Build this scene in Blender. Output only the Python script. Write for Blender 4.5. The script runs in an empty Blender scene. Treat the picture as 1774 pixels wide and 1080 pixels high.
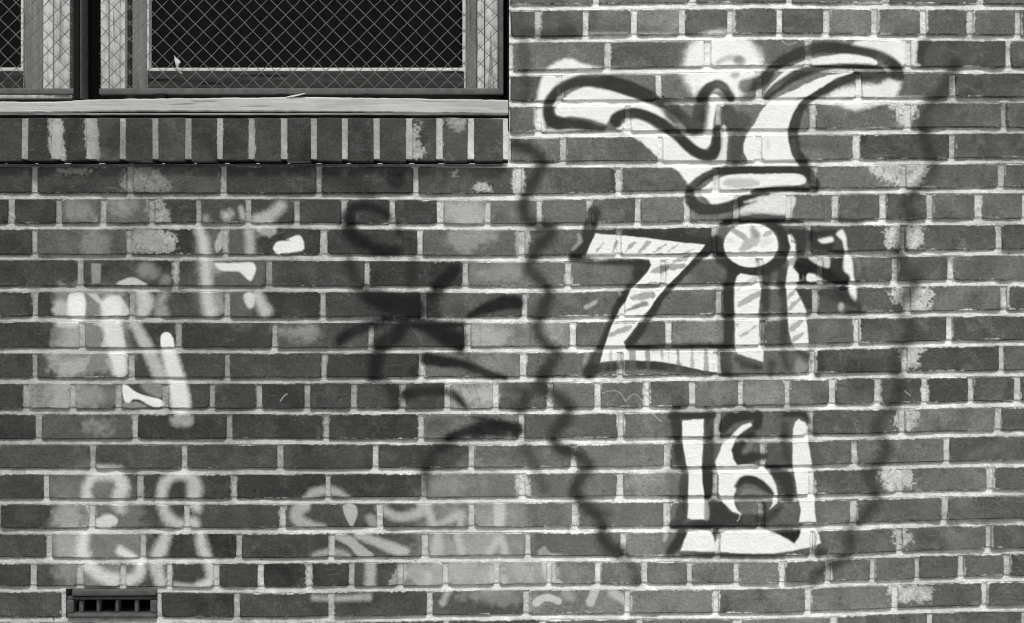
import bpy, bmesh, math, random
import numpy as np
from mathutils import Vector

# ------------------------------------------------------------------ scale
S = 0.00126            # metres for one unit of the wall drawing (units: 1774 x 1080 over the view)
CX, CY = 887.0, 540.0
DIST = 3.6             # camera to wall face
ZB = 0.75              # height of the drawing's lower edge above the pavement
CZ = ZB + (1080 - CY) * S


def wx(px, d=0.0):     # wall drawing -> world, d = metres behind the brick face
    return (px - CX) * S * (1 + d / DIST)


def wz(py, d=0.0):
    return CZ + (CY - py) * S * (1 + d / DIST)


scene = bpy.context.scene
COL = scene.collection
random.seed(7)
rng = np.random.default_rng(11)

# ------------------------------------------------------------------ camera
cam_d = bpy.data.cameras.new("camera")
cam = bpy.data.objects.new("camera", cam_d)
COL.objects.link(cam)
cam.location = (0, -DIST, CZ)
cam.rotation_euler = (math.radians(90), 0, 0)
cam_d.sensor_width = 36.0
cam_d.lens = 36.0 * DIST / (1774 * S)
cam_d.clip_start = 0.05
cam_d.clip_end = 500
scene.camera = cam
scene.cycles.pixel_filter_type = 'BLACKMAN_HARRIS'
scene.cycles.filter_width = 1.15

# ------------------------------------------------------------------ sky and sun (bright overcast, black and white film)
SUN_EL, SUN_AZ = 60.0, 10.0      # azimuth measured from straight behind the camera, towards the right
world = bpy.data.worlds.new("World")
scene.world = world
world.use_nodes = True
wn, wl = world.node_tree.nodes, world.node_tree.links
wn.clear()
sky = wn.new("ShaderNodeTexSky")
sky.sky_type = 'NISHITA'
sky.sun_disc = False
sky.sun_elevation = math.radians(SUN_EL)
sky.sun_rotation = math.radians(180 - SUN_AZ)
sky.dust_density = 3.0
bw = wn.new("ShaderNodeRGBToBW")
bg = wn.new("ShaderNodeBackground")
bg.inputs["Strength"].default_value = 0.082
wo = wn.new("ShaderNodeOutputWorld")
wl.new(sky.outputs[0], bw.inputs[0])
wl.new(bw.outputs[0], bg.inputs[0])
wl.new(bg.outputs[0], wo.inputs[0])

sun_d = bpy.data.lights.new("sun", 'SUN')
sun_d.energy = 1.5
sun_d.angle = math.radians(10)
sun_d.color = (1.0, 0.995, 0.98)
sun = bpy.data.objects.new("sun", sun_d)
COL.objects.link(sun)
_el, _az = math.radians(SUN_EL), math.radians(SUN_AZ)
to_sun = Vector((math.sin(_az) * math.cos(_el), -math.cos(_az) * math.cos(_el), math.sin(_el)))
sun.rotation_euler = (-to_sun).to_track_quat('-Z', 'Y').to_euler()
sun.location = (1, -4, 6)

vs = scene.view_settings
vs.view_transform = 'Standard'
vs.look = 'None'
vs.exposure = 0.86
vs.gamma = 1.0
vs.use_curve_mapping = False

# ================================================================== masonry survey
# bed joints: heights at five stations along the wall
ST = np.array([100, 480, 905, 1330, 1720], float)
JO = [
    (12, 12, 13, 9, 12),
    (70, 70, 69, 63, 66),
    (127, 127, 127, 118, 122),
    (180, 180, 180, 175, 173),
    (234, 234, 234, 229, 226),
    (284, 283, 285, 284, 278.5),
    (340, 340, 342, 332, 329.5),
    (392, 391, 394, 386.5, 384),
    (446, 446, 449, 442, 437),
    (501, 501, 502, 495, 489.5),
    (553, 555, 554, 549, 542),
    (607.5, 607.5, 606, 603, 594),
    (659.5, 659.5, 658, 653, 647),
    (713, 713, 713, 707.5, 700.5),
    (766, 765, 766, 761, 751),
    (817, 817, 815.5, 813, 803.5),
    (869, 869, 866, 864, 853.5),
    (921, 919.5, 918, 917, 905),
    (971.5, 971.5, 968, 969, 955),
    (1021, 1023, 1017, 1016, 1003),
    (1074, 1075, 1069, 1067, 1054),
]
PERP = [  # perpends of the row below each joint above
    [932, 1015, 1098, 1182, 1266, 1350, 1433, 1516, 1600, 1681, 1764],
    [1052.5, 1226, 1399, 1574, 1747],
    [968, 1141, 1314, 1487, 1650],
    [933, 1088, 1245, 1408, 1574, 1740],
    [976, 1144, 1313, 1483, 1650],
    [60, 225, 387, 552, 720, 898, 1071.5, 1241, 1410, 1566, 1735],
    [20, 102, 179, 262, 344, 430, 514, 597, 679, 763, 845, 934.5, 1021, 1104.5, 1189.5, 1276, 1366, 1447, 1530, 1611, 1694.6, 1776],
    [60, 224, 390, 560, 728.6, 903, 1071.5, 1237.7, 1400, 1564, 1730],
    [-26, 139, 303.7, 466, 636, 806, 984, 1150, 1316, 1420, 1551, 1648],
    [60, 229, 393, 559, 733, 909, 1077, 1245, 1412, 1572, 1740],
    [-25, 141, 309, 476, 642, 810, 992, 1158, 1320, 1484, 1645],
    [60, 228, 394, 561, 730, 907, 1075, 1240, 1408, 1567, 1735],
    [45, 125, 205, 286, 368, 448, 532, 613, 697, 775.5, 859, 952, 1035, 1120, 1199.6, 1283, 1363.6, 1442, 1521, 1602, 1682, 1763],
    [66, 232.6, 397.5, 565, 729, 903, 1075, 1243, 1403, 1563, 1730],
    [-8, 159, 319, 485, 651, 817, 995, 1156.5, 1321, 1481.5, 1640],
    [80, 243, 405, 567.5, 734, 904, 1074, 1238, 1405, 1558, 1716],
    [-5, 159, 323, 489, 657, 817, 997, 1156, 1319, 1479, 1637],
    [85, 247, 414, 574, 736, 915, 1080, 1243, 1408, 1558, 1714],
    [58, 139, 213.6, 293.5, 375, 452, 534.5, 609, 693, 772, 861, 951, 1036, 1116, 1194.6, 1276, 1354.7, 1434.6, 1512, 1589, 1665.5, 1745],
    [-55, 110, 275, 410, 574, 744, 912, 1087, 1240, 1400, 1551, 1706],
]
HEADER = [0, 6, 12, 18]
XL, XR = -900.0, 2674.0           # ends of the wall
OPEN_L, OPEN_R, OPEN_T, OPEN_B = -590.0, 882.0, -860.0, 205.0   # window opening
ROWLOCK_T, ROWLOCK_B = 206.0, 281.0

n_up, n_dn = 21, 11
joints = []
for k in range(n_up, 0, -1):
    joints.append(np.array(JO[0], float) - 54 * k)
n_first = len(joints)
joints += [np.array(j, float) for j in JO]
pitch_dn = (1080 + ZB / S - 1074) / n_dn
for k in range(1, n_dn + 1):
    joints.append(np.array(JO[-1], float) + pitch_dn * k)
joints[-1] = np.full(5, 1080 + ZB / S)
rows = []
for r in range(len(joints) - 1):
    m = r - n_first
    head = (m % 6 == 0)
    if 0 <= m < len(PERP):
        p = list(PERP[m])
    else:
        p = [30 + (0 if m % 2 else 83) + 0.0] if not head else [58.0]
    pit = 83.0 if head else 166.5
    while p[0] > XL + pit * 0.7:
        p.insert(0, p[0] - pit * random.uniform(0.985, 1.015))
    while p[-1] < XR - pit * 0.7:
        p.append(p[-1] + pit * random.uniform(0.985, 1.015))
    p[0] = XL
    p[-1] = XR
    rows.append((m, head, p))


def jy(r, x):
    return float(np.interp(x, ST, joints[r]))


# ================================================================== paint survey (what is sprayed where on the wall)
K = 1.25
PX0, PY0, PX1, PY1 = -30.0, -30.0, 1804.0, 1110.0
NW, NH = int((PX1 - PX0) * K), int((PY1 - PY0) * K)
PRE = np.zeros((NH, NW), np.float32)      # paint tone times coverage
COV = np.zeros((NH, NW), np.float32)      # coverage
SMR = np.zeros((NH, NW), np.float32)      # mortar left on the brick faces


def vnoise(cell, seed):
    g = np.random.default_rng(seed)
    c = max(1.0, cell * K)
    gh, gw = int(NH / c) + 3, int(NW / c) + 3
    a = g.random((gh, gw)).astype(np.float32)
    y = np.arange(NH) / c
    x = np.arange(NW) / c
    yi, xi = y.astype(int), x.astype(int)
    fy, fx = (y - yi), (x - xi)
    fy = (fy * fy * (3 - 2 * fy)).astype(np.float32)[:, None]
    fx = (fx * fx * (3 - 2 * fx)).astype(np.float32)[None, :]
    t = a[yi][:, xi] * (1 - fx) + a[yi][:, xi + 1] * fx
    b = a[yi + 1][:, xi] * (1 - fx) + a[yi + 1][:, xi + 1] * fx
    return t * (1 - fy) + b * fy


NF = 0.6 * vnoise(1.6, 1) + 0.4 * vnoise(3.5, 2)
NM = 0.6 * vnoise(7, 3) + 0.4 * vnoise(15, 4)
NL = vnoise(38, 5)
NS = vnoise(4, 6)
NP = vnoise(26, 8)

REG = {1: (50, 30), 2: (480, 30), 3: (880, 30), 4: (1290, 30), 5: (50, 270), 6: (480, 270), 7: (880, 270), 8: (1290, 270),
       9: (50, 520), 10: (480, 520), 11: (880, 520), 12: (1290, 520), 13: (50, 780), 14: (480, 780), 15: (880, 780), 16: (1290, 780)}
SUB = {'a': (1230, 370, 6.57), 'b': (1230, 500, 6.57), 'c': (1150, 690, 6.336), 'd': (1150, 820, 6.336),
       'e': (570, 290, 4.928), 'f': (570, 490, 4.928), 'g': (90, 330, 4.928)}


def sc(reg):
    return 3.942 if reg in REG else (SUB[reg][2] if reg in SUB else 1.0)


def pts(reg, *p):
    if reg == 0:
        return [(float(a), float(b)) for a, b in p]
    if reg in REG:
        ox, oy = REG[reg]
        k = 3.942
    else:
        ox, oy, k = SUB[reg]
    return [(ox + a / k, oy + b / k) for a, b in p]


def spline(p, closed=False, n=8):
    p = np.array(p, float)
    m = len(p)
    if m < 3 and not closed:
        t = np.linspace(0, 1, n + 1)[:, None]
        return p[0] * (1 - t) + p[-1] * t
    out = []
    rngi = range(m if closed else m - 1)
    for i in rngi:
        if closed:
            a, b, c, d = p[(i - 1) % m], p[i], p[(i + 1) % m], p[(i + 2) % m]
        else:
            a, b, c, d = p[max(i - 1, 0)], p[i], p[i + 1], p[min(i + 2, m - 1)]
        for t in np.linspace(0, 1, n, endpoint=False):
            out.append(0.5 * (2 * b + (c - a) * t + (2 * a - 5 * b + 4 * c - d) * t * t + (3 * b - a - 3 * c + d) * t ** 3))
    if not closed:
        out.append(p[-1])
    return np.array(out)


def lay(sl, a, tone):
    PRE[sl] = PRE[sl] * (1 - a) + tone * a
    COV[sl] = COV[sl] * (1 - a) + a


def window(x0, y0, x1, y1):
    i0 = int(max(0, (y0 - PY0) * K)); i1 = int(min(NH, (y1 - PY0) * K + 1))
    j0 = int(max(0, (x0 - PX0) * K)); j1 = int(min(NW, (x1 - PX0) * K + 1))
    return i0, i1, j0, j1


def segdist(q, wd, X, Y, sd, i0, j0, reach):
    for k in range(len(q) - 1):
        (ax, ay), (bx, by) = q[k], q[k + 1]
        wa, wb = wd[k], wd[k + 1]
        m = max(wa, wb) / 2 + reach
        a0, a1, b0, b1 = window(min(ax, bx) - m, min(ay, by) - m, max(ax, bx) + m, max(ay, by) + m)
        a0 -= i0; a1 -= i0; b0 -= j0; b1 -= j0
        a0 = max(a0, 0); b0 = max(b0, 0)
        if a1 <= a0 or b1 <= b0:
            continue
        xx, yy = X[a0:a1, b0:b1], Y[a0:a1, b0:b1]
        dx, dy = bx - ax, by - ay
        L = dx * dx + dy * dy + 1e-9
        t = np.clip(((xx - ax) * dx + (yy - ay) * dy) / L, 0, 1)
        d = np.sqrt((xx - ax - t * dx) ** 2 + (yy - ay - t * dy) ** 2) - (wa + (wb - wa) * t) / 2
        sd[a0:a1, b0:b1] = np.minimum(sd[a0:a1, b0:b1], d)


def cover(sd, soft, op, sl, rag, speck, tone=1.0):
    if tone < .05:
        op = op ** .5 * (.90 + .17 * NP[sl])
        op = np.minimum(op, .985)
        soft = soft * 1.05
    speck = speck * (1.6 if soft > 9 else 1.0)
    sd = sd + (NM[sl] - 0.5) * rag + (NL[sl] - 0.5) * rag
    a = np.clip(0.5 - sd / max(soft, 0.5), 0, 1)
    a = a * a * (3 - 2 * a)
    a = a + (NF[sl] - 0.5) * speck * 4 * a * (1 - a)
    a = np.clip(a, 0, 1) * op * (1 - (NL[sl] * 0.14 + NF[sl] * 0.10 + NM[sl] * .10) * np.where(np.asarray(op) > 0.9, 0.25, 1.0))
    return np.clip(a, 0, 1)


def stroke(reg, p, w, tone, op=0.9, soft=8, rag=2.0, speck=0.35):
    k = sc(reg)
    q = spline(pts(reg, *p))
    w = np.atleast_1d(np.array(w, float)) / k
    wd = np.interp(np.linspace(0, 1, len(q)), np.linspace(0, 1, len(w)), w)
    m = wd.max() / 2 + soft + rag + 2
    i0, i1, j0, j1 = window(q[:, 0].min() - m, q[:, 1].min() - m, q[:, 0].max() + m, q[:, 1].max() + m)
    if i1 <= i0 or j1 <= j0:
        return
    Y, X = np.mgrid[i0:i1, j0:j1]
    X = X / K + PX0; Y = Y / K + PY0
    sd = np.full(X.shape, 99.0)
    segdist(q, wd, X, Y, sd, i0, j0, soft + rag + 2)
    sl = (slice(i0, i1), slice(j0, j1))
    lay(sl, cover(sd, soft, op, sl, rag, speck, tone), tone)


def polysd(q, soft, rag):
    m = soft + rag + 3
    i0, i1, j0, j1 = window(q[:, 0].min() - m, q[:, 1].min() - m, q[:, 0].max() + m, q[:, 1].max() + m)
    Y, X = np.mgrid[i0:i1, j0:j1]
    X = X / K + PX0; Y = Y / K + PY0
    sd = np.full(X.shape, 60.0)
    qq = np.vstack([q, q[:1]])
    segdist(qq, np.zeros(len(qq)), X, Y, sd, i0, j0, m)
    ins = np.zeros(X.shape, bool)
    for k in range(len(qq) - 1):
        (ax, ay), (bx, by) = qq[k], qq[k + 1]
        if ay == by:
            continue
        c = ((ay > Y) != (by > Y)) & (X < (bx - ax) * (Y - ay) / (by - ay) + ax)
        ins ^= c
    sd = np.where(ins, -sd, sd)
    return sd, (slice(i0, i1), slice(j0, j1))


def fill(reg, p, tone, op=0.98, soft=4, rag=1.5, smooth=True, speck=0.3):
    q = np.array(pts(reg, *p))
    if smooth:
        q = spline(q, True, 5)
    sd, sl = polysd(q, soft, rag)
    lay(sl, cover(sd, soft, op, sl, rag, speck, tone), tone)


def mixp(*groups):        # points given in several survey sheets, as one outline in wall units
    out = []
    for g in groups:
        out += pts(g[0], *g[1:])
    return out


def oval(reg, c, rx, ry, tone, op=0.9, soft=6, rag=2.0):
    q = [(c[0] + rx * math.cos(t), c[1] + ry * math.sin(t)) for t in np.linspace(0, 2 * math.pi, 12, endpoint=False)]
    fill(reg, q, tone, op, soft, rag)


def smear(reg, p, op=0.9, soft=7, rag=14, smooth=True):   # mortar slapped over brick
    q = np.array(pts(reg, *p))
    if smooth:
        q = spline(q, True, 5)
    sd, sl = polysd(q, soft, rag)
    sd = sd + (NS[sl] - 0.5) * rag + (NF[sl] - 0.5) * rag * 0.6
    a = np.clip(0.5 - sd / soft, 0, 1) * op * (0.45 + 0.6 * NF[sl] + .45 * NS[sl]) * np.where(np.abs(NM[sl] - .5) < .018, .45, 1.0)
    SMR[sl] = np.maximum(SMR[sl], np.clip(a, 0, 1))


WH, PALE, GREY, DK, BK = 0.88, 0.62, 0.30, 0.032, 0.012

# -- mortar dragged over the arrises of every brick
Yg = np.arange(NH) / K + PY0
Xg = np.arange(NW) / K + PX0
_edge = np.zeros((NH, NW), np.float32)
_hw = 4.3 + (NS - 0.5) * 2.6 + (NF - 0.5) * 1.6 + (NL - 0.5) * 3.4 + (NM - 0.5) * 3.4 + np.clip((Xg[None] - 860) / 120, 0, 1) * .9
for r, (m, head, p) in enumerate(rows):
    y0 = np.interp(Xg, ST, joints[r])
    y1 = np.interp(Xg, ST, joints[r + 1])
    if y1.max() < PY0 or y0.min() > PY1:
        continue
    i0 = max(0, int((y0.min() - 12 - PY0) * K)); i1 = min(NH, int((y1.max() + 12 - PY0) * K))
    Yb = Yg[i0:i1, None]
    d = np.minimum(np.abs(Yb - y0[None]), np.abs(Yb - y1[None]))
    inrow = (Yb >= y0[None]) & (Yb < y1[None])
    dx = np.full(NW, 99.0)
    for q in p:
        dx = np.minimum(dx, np.abs(Xg - q))
    dd = np.minimum(d, np.broadcast_to(dx[None], d.shape))
    e = np.clip(0.5 + (_hw[i0:i1] - dd) / 2.6, 0, 1)
    _edge[i0:i1] = np.maximum(_edge[i0:i1], np.where(inrow, e, 0))
_crk = np.zeros((NH, NW), np.float32)
_in = (Xg[None] < 881) & (Yg[:, None] < 282)
_edge[_in] = 0
for q in (102, 163, 216, 272, 329, 383.6, 438, 494, 545.5, 599, 654, 709.6, 762, 816, 877):
    e = np.clip(0.5 + (_hw - np.abs(Xg[None] - q) - .3) / 1.6, 0, 1)
    _edge = np.where((Xg[None] < 881) & (Yg[:, None] > 203) & (Yg[:, None] < 282), np.maximum(_edge, e), _edge)
SMR = np.maximum(SMR, _edge * (0.62 + .4 * NL))

# -- mortar blots, mostly along the toothed joint near the right end and left of the window's foot
for p in [((1000, 590), (1100, 590), (1180, 590), (1170, 660), (1110, 740), (1060, 740), (1030, 660))]:
    smear(4, p, 0.9)
smear(8, ((850, 60), (960, 55), (1100, 55), (1250, 60), (1220, 140), (1180, 220), (1050, 205), (960, 180), (890, 130)), 0.95)
smear(8, ((980, 480), (1080, 475), (1200, 490), (1210, 560), (1190, 630), (1070, 635), (960, 630), (960, 540)), 0.8)
smear(8, ((1000, 900), (1080, 895), (1180, 890), (1280, 920), (1260, 1000), (1240, 1060), (1130, 1050), (1040, 1010), (990, 960)), 0.85)
smear(12, ((1050, 330), (1130, 325), (1220, 330), (1190, 380), (1180, 440), (1100, 470), (1070, 400)), 0.85)
smear(12, ((1040, 730), (1110, 735), (1180, 760), (1170, 830), (1130, 895), (1040, 880), (1020, 820)), 0.85)
smear(16, ((935, 130), (1040, 120), (1110, 130), (1160, 190), (1120, 250), (1060, 275), (980, 280), (930, 200)), 0.97)
smear(16, ((1025, 530), (1070, 525), (1110, 570), (1140, 610), (1100, 660), (1050, 680), (1020, 600)), 0.85)
smear(16, ((990, 930), (1100, 925), (1260, 940), (1280, 985), (1240, 1040), (1100, 1035), (1010, 1030)), 0.85)
smear(4, ((1090, 150), (1160, 150), (1170, 230), (1160, 320), (1090, 320)), 0.95, 5, 6)
smear(5, ((640, 160), (680, 90), (820, 70), (900, 110), (960, 210), (900, 245), (720, 240), (630, 220)), 0.6)
smear(5, ((810, 290), (900, 290), (940, 370), (960, 450), (820, 450)), 0.9, 5, 10)
smear(5, ((690, 520), (760, 495), (900, 505), (980, 540), (1010, 600), (960, 660), (760, 665), (700, 640)), 0.9, 6, 12)
smear(1, ((400, 700), (470, 700), (490, 800), (490, 980), (420, 985), (400, 850)), 0.95, 4, 6)
smear(1, ((150, 710), (240, 710), (250, 850), (265, 980), (170, 980)), 0.95, 4, 6)
smear(2, ((930, 740), (980, 730), (960, 840), (1000, 900), (990, 960), (920, 970), (910, 850)), 0.7, 5, 14)
smear(2, ((1150, 700), (1290, 700), (1260, 780), (1200, 770)), 0.45, 5, 10)
smear(5, ((200, 90), (400, 85), (420, 110), (250, 125)), 0.5, 5, 10)
smear(6, ((1340, 240), (1370, 180), (1430, 190), (1460, 240)), 0.8, 4, 8)
smear(6, ((1180, 110), (1230, 105), (1230, 135), (1190, 130)), 0.6, 4, 8)
smear(7, ((30, 100), (100, 90), (110, 260), (40, 265)), 0.9, 4, 5)
smear(7, ((60, 500), (140, 500), (130, 670), (60, 670)), 0.7, 5, 6)
smear(15, ((60, 180), (120, 170), (130, 320), (60, 315)), 0.85, 5, 6)
smear(15, ((230, 760), (310, 770), (320, 860), (380, 920), (290, 925), (240, 860)), 0.7, 5, 6)
smear(14, ((1630, 180), (1710, 180), (1720, 310), (1640, 315)), 0.8, 5, 6)
smear(14, ((830, 780), (870, 790), (870, 900), (760, 925), (790, 850)), 0.7, 5, 8)

# -- pale worn washes on some bricks
for reg, c, rx, ry, op in [('e', (1230, 600), 200, 90, .35), ('e', (1160, 370), 165, 95, .40), ('e', (1440, 900), 190, 90, .22),
                           ('f', (1400, 440), 200, 95, .38), ('f', (1230, 960), 170, 90, .45), ('f', (1420, 700), 200, 90, .18),
                           (14, (1200, 240), 200, 80, .16), (14, (1300, 640), 330, 80, .28), (14, (1200, 850), 400, 80, .38),
                           (14, (1300, 450), 300, 70, .2), (15, (140, 840), 180, 90, .45), (14, (1500, 1000), 320, 50, .25),
                           (9, (430, 640), 110, 80, .22), (9, (440, 840), 110, 50, .30), (9, (250, 650), 60, 80, .28),
                           (5, (330, 360), 110, 70, .22), (5, (610, 350), 80, 70, .28), (5, (470, 590), 90, 80, .2),
                           (13, (260, 450), 110, 80, .40), (13, (270, 650), 100, 90, .35), (13, (270, 840), 90, 80, .2),
                           (9, (260, 260), 80, 70, .3), (9, (290, 440), 130, 70, .3), (10, (120, 210), 130, 50, .3),
                           (7, (1700, 930), 10, 10, .2), (10, (1480, 640), 140, 70, .15)]:
    oval(reg, c, rx * .95, ry * .95, PALE, op * 1.05, 26, 22)

# -- soft dark meander left of the figure
SQ = dict(op=0.96, soft=19, rag=4)
stroke(3, [(420, 95), (250, 120), (120, 110), (105, 250), (120, 400), (110, 560)], 80, DK, op=.5, soft=14, rag=3)
stroke(0, mixp((3, (60, 870), (150, 900), (220, 960), (240, 1010)), (7, (200, 120), (140, 230), (105, 330), (120, 410), (180, 470), (290, 510), (230, 590), (165, 700), (150, 780), (230, 860), (275, 930), (240, 1050)),
               (11, (215, 120), (195, 210), (250, 290), (320, 350), (290, 430), (240, 520), (225, 590), (290, 630), (370, 690), (415, 745), (390, 810), (325, 890), (310, 950), (350, 1010), (430, 1035)),
               (15, (500, 50), (545, 110), (490, 190), (455, 270), (500, 350), (590, 430), (640, 510), (640, 590), (690, 660), (760, 700))), 24, DK, **SQ)
stroke(15, [(760, 700), (850, 800), (880, 900)], 70, DK, op=.5, soft=14)
stroke(15, [(560, 420), (680, 430)], 60, DK, op=.4, soft=16)
stroke(11, [(230, 590), (130, 660), (90, 750)], 75, DK, op=.5, soft=12)
stroke(0, mixp((11, (110, 1000), (140, 1050)), (15, (170, 90), (210, 190), (230, 260))), 20, DK, op=.45, soft=13)
stroke(11, [(330, 1010), (480, 1030)], 60, DK, op=.4, soft=12)
# soft dark meander right of the figure
stroke(4, [(1240, 160), (1200, 220), (1190, 300)], 70, DK, op=.6, soft=8)
stroke(0, mixp((4, (1430, 330), (1400, 420), (1320, 530), (1250, 620), (1225, 720), (1235, 850), (1280, 960)), (8, (1290, 60), (1260, 150), (1180, 230), (1115, 300), (1100, 370), (1140, 430), (1080, 520), (1070, 640), (1060, 720), (1090, 800), (1160, 860)),
               (12, (1060, 60), (1110, 150), (1130, 220), (1060, 330), (1025, 420), (1045, 540), (1040, 680), (950, 780), (905, 860), (930, 940), (970, 1010)),
               (16, (950, 40), (880, 130), (845, 190), (880, 290), (880, 370), (810, 460), (730, 530), (720, 620), (710, 690), (640, 760), (560, 800), (490, 850), (470, 900))), 23, DK, op=.78, soft=20, rag=4)
stroke(16, [(600, 790), (700, 750)], 80, DK, op=.4, soft=14)

# -- dark looping tag between the window and the figure
TG = dict(op=0.96, soft=20, rag=3)
oval('e', (570, 110), 75, 75, BK, .85, 12)
stroke('e', [(160, 420), (200, 350), (330, 340), (430, 370), (500, 420)], [110, 70, 70, 60], BK, op=0.81, soft=13)
stroke('e', [(160, 500), (190, 590), (290, 650), (430, 710), (590, 715)], [120, 130, 100, 85], BK, **TG)
stroke('e', [(600, 540), (700, 640), (710, 850), (690, 1000)], 80, BK, op=0.46, soft=18)
stroke('e', [(1060, 880), (990, 960), (930, 1020)], [120, 130], BK, op=0.96, soft=12)
stroke('e', [(170, 800), (210, 920), (260, 1000)], 100, BK, op=0.58, soft=18)
stroke('f', [(220, 60), (380, 150), (560, 200), (760, 230)], [60, 130, 190, 190], BK, op=0.96, soft=21)
stroke('f', [(560, 120), (740, 130), (940, 100)], [90, 120, 60], BK, op=0.81, soft=18)
stroke('f', [(880, 110), (900, 250)], 110, BK, op=0.81, soft=16)
stroke('f', [(1190, 280), (1330, 220), (1480, 170), (1610, 170)], [50, 95, 130, 115], BK, op=0.96, soft=10)
stroke('f', [(90, 500), (160, 440), (340, 360), (520, 330)], [90, 110, 70], BK, op=0.93, soft=16)
stroke('f', [(470, 310), (800, 350), (1140, 350)], [60, 90, 60], BK, op=0.96, soft=12)
stroke('f', [(640, 320), (560, 450), (430, 560), (380, 800)], [80, 150, 150, 110], BK, op=0.95, soft=18)
stroke('f', [(860, 380), (980, 460), (1090, 500), (1120, 560)], [130, 150, 150, 90], BK, op=0.96, soft=16)
stroke('f', [(830, 650), (950, 670), (1100, 690), (1240, 730), (1360, 780), (1500, 810)], [120, 100, 75, 80, 80, 40], BK, op=0.95, soft=10)
oval('f', (730, 760), 50, 60, BK, .6, 12)
stroke('f', [(420, 800), (540, 920), (570, 1040)], [60, 110, 110], BK, op=0.72, soft=18)
stroke('f', [(650, 960), (800, 930), (990, 930), (1080, 970), (1160, 1060)], [110, 90, 70, 80, 50], BK, op=0.93, soft=12)
stroke(10, [(1170, 940), (1300, 890), (1450, 880), (1630, 890)], [40, 80, 110, 110], BK, op=0.93, soft=12)
stroke(10, [(1340, 800), (1480, 840), (1630, 880)], [40, 60, 70], BK, op=0.81, soft=12)
stroke(0, [(738, 845), (738, 815), (755, 782), (790, 760), (830, 752)], [10, 22, 24, 20], BK, op=0.70, soft=16)
stroke(10, [(1560, 600), (1700, 640), (1640, 740)], 70, DK, op=0.52, soft=18)
stroke(14, [(990, 20), (1010, 150), (1000, 300)], 60, DK, op=0.46, soft=18)
stroke('e', [(190, 470), (150, 400), (230, 330), (360, 320), (470, 380), (540, 470), (620, 600), (600, 700), (430, 700), (270, 620), (190, 520)], [60, 60, 60, 50, 50, 45, 45, 60, 80, 90, 80], BK, op=.42, soft=14)
stroke('f', [(330, 60), (520, 170), (700, 190)], [90, 190, 170], BK, op=.6, soft=14)
stroke('f', [(700, 340), (950, 400), (1120, 460)], [70, 120, 130], BK, op=.5, soft=14)
stroke('e', [(0, 60), (180, 120), (330, 170)], 110, BK, op=0.35, soft=24)

# -- pale tags, upper left
PT = dict(op=.82, soft=17, rag=2.5)
stroke('g', [(1250, 340), (1290, 430), (1300, 540), (1310, 660), (1320, 800), (1330, 940), (1350, 1030)], [70, 95, 90, 90, 95, 110, 110], 0.7, **PT)
fill('g', ((1440, 345), (1460, 420), (1450, 490), (1400, 525), (1390, 440)), 0.62, .7, 5)
stroke('g', [(1680, 350), (1690, 450), (1690, 520)], [80, 70], 0.62, op=0.73, soft=15)
oval('g', (1500, 220), 60, 55, .62, .75, 15, 9)
stroke('g', [(1610, 150), (1630, 220)], [40, 60], .62, op=0.67, soft=10)
oval('g', (1320, 240), 35, 45, .5, .5, 13, 9)
stroke(5, [(1560, 450), (1640, 410), (1720, 340)], [110, 90, 70], .62, op=0.67, soft=15)
oval(5, (1620, 510), 60, 45, .62, .6, 13, 9)
fill(0, mixp((5, (1665, 620), (1700, 585), (1774, 575)), (6, (60, 570), (140, 540), (175, 570), (180, 640), (100, 660), (20, 668)), (5, (1720, 690), (1680, 660))), .82, .96, 4)
fill('g', ((1385, 620), (1500, 618), (1620, 618), (1700, 615), (1735, 660), (1715, 740), (1685, 768), (1630, 720), (1590, 690), (1500, 690), (1430, 680)), .82, .96, 5)
stroke('g', [(1350, 620), (1410, 680)], 60, .6, op=0.56, soft=17)
fill('g', ((1640, 885), (1725, 885), (1730, 970), (1690, 1010), (1650, 970)), .8, .9, 6)
stroke('g', [(1750, 900), (1780, 1000), (1810, 1060)], [50, 70], .6, op=0.78, soft=13)
stroke(5, [(1570, 960), (1640, 1060)], 55, .62, op=0.67, soft=13)
fill('g', ((335, 625), (410, 625), (410, 790), (340, 795)), .32, .8, 3, smooth=False)
oval('g', (830, 680), 95, 65, .32, .65, 17, 9)
oval('g', (980, 750), 55, 45, .34, .55, 17, 9)
fill('g', ((560, 800), (620, 760), (690, 745), (750, 770), (800, 805)), .62, .85, 5)
oval('g', (820, 400), 120, 60, .30, .9, 8, 9)
oval('g', (860, 460), 70, 40, .30, .8, 11, 9)
fill('g', ((150, 880), (260, 880), (280, 960), (270, 1080), (140, 1070), (130, 960)), .80, .93, 5)
fill('g', ((300, 880), (370, 885), (450, 950), (560, 900), (640, 1000), (650, 1060), (480, 1070), (440, 1000), (380, 950)), .70, .86, 6)
stroke('g', [(770, 880), (810, 960), (760, 1060)], [90, 110, 100], .62, op=0.84, soft=15)
stroke('g', [(960, 890), (920, 960), (930, 1060)], [60, 80, 120], .45, op=0.67, soft=17)
oval('g', (60, 1000), 60, 60, .6, .7, 13, 9)
stroke('g', [(1410, 900), (1440, 1000)], [70, 110], .5, op=0.50, soft=15)
fill(0, ((96, 505), (150, 500), (215, 520), (225, 600), (215, 650), (110, 655), (90, 600)), .50, .42, 22, 20)
fill(0, ((96, 660), (205, 665), (200, 705), (96, 705)), .45, .3, 20, 16)
fill(0, ((340, 400), (440, 395), (445, 545), (350, 545)), .40, .18, 26, 20)
fill(0, ((100, 820), (200, 820), (250, 900), (250, 1000), (100, 1000)), .5, .22, 26, 24)
fill(0, ((735, 825), (895, 822), (900, 1010), (735, 1012)), .5, .20, 24, 22)
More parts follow.
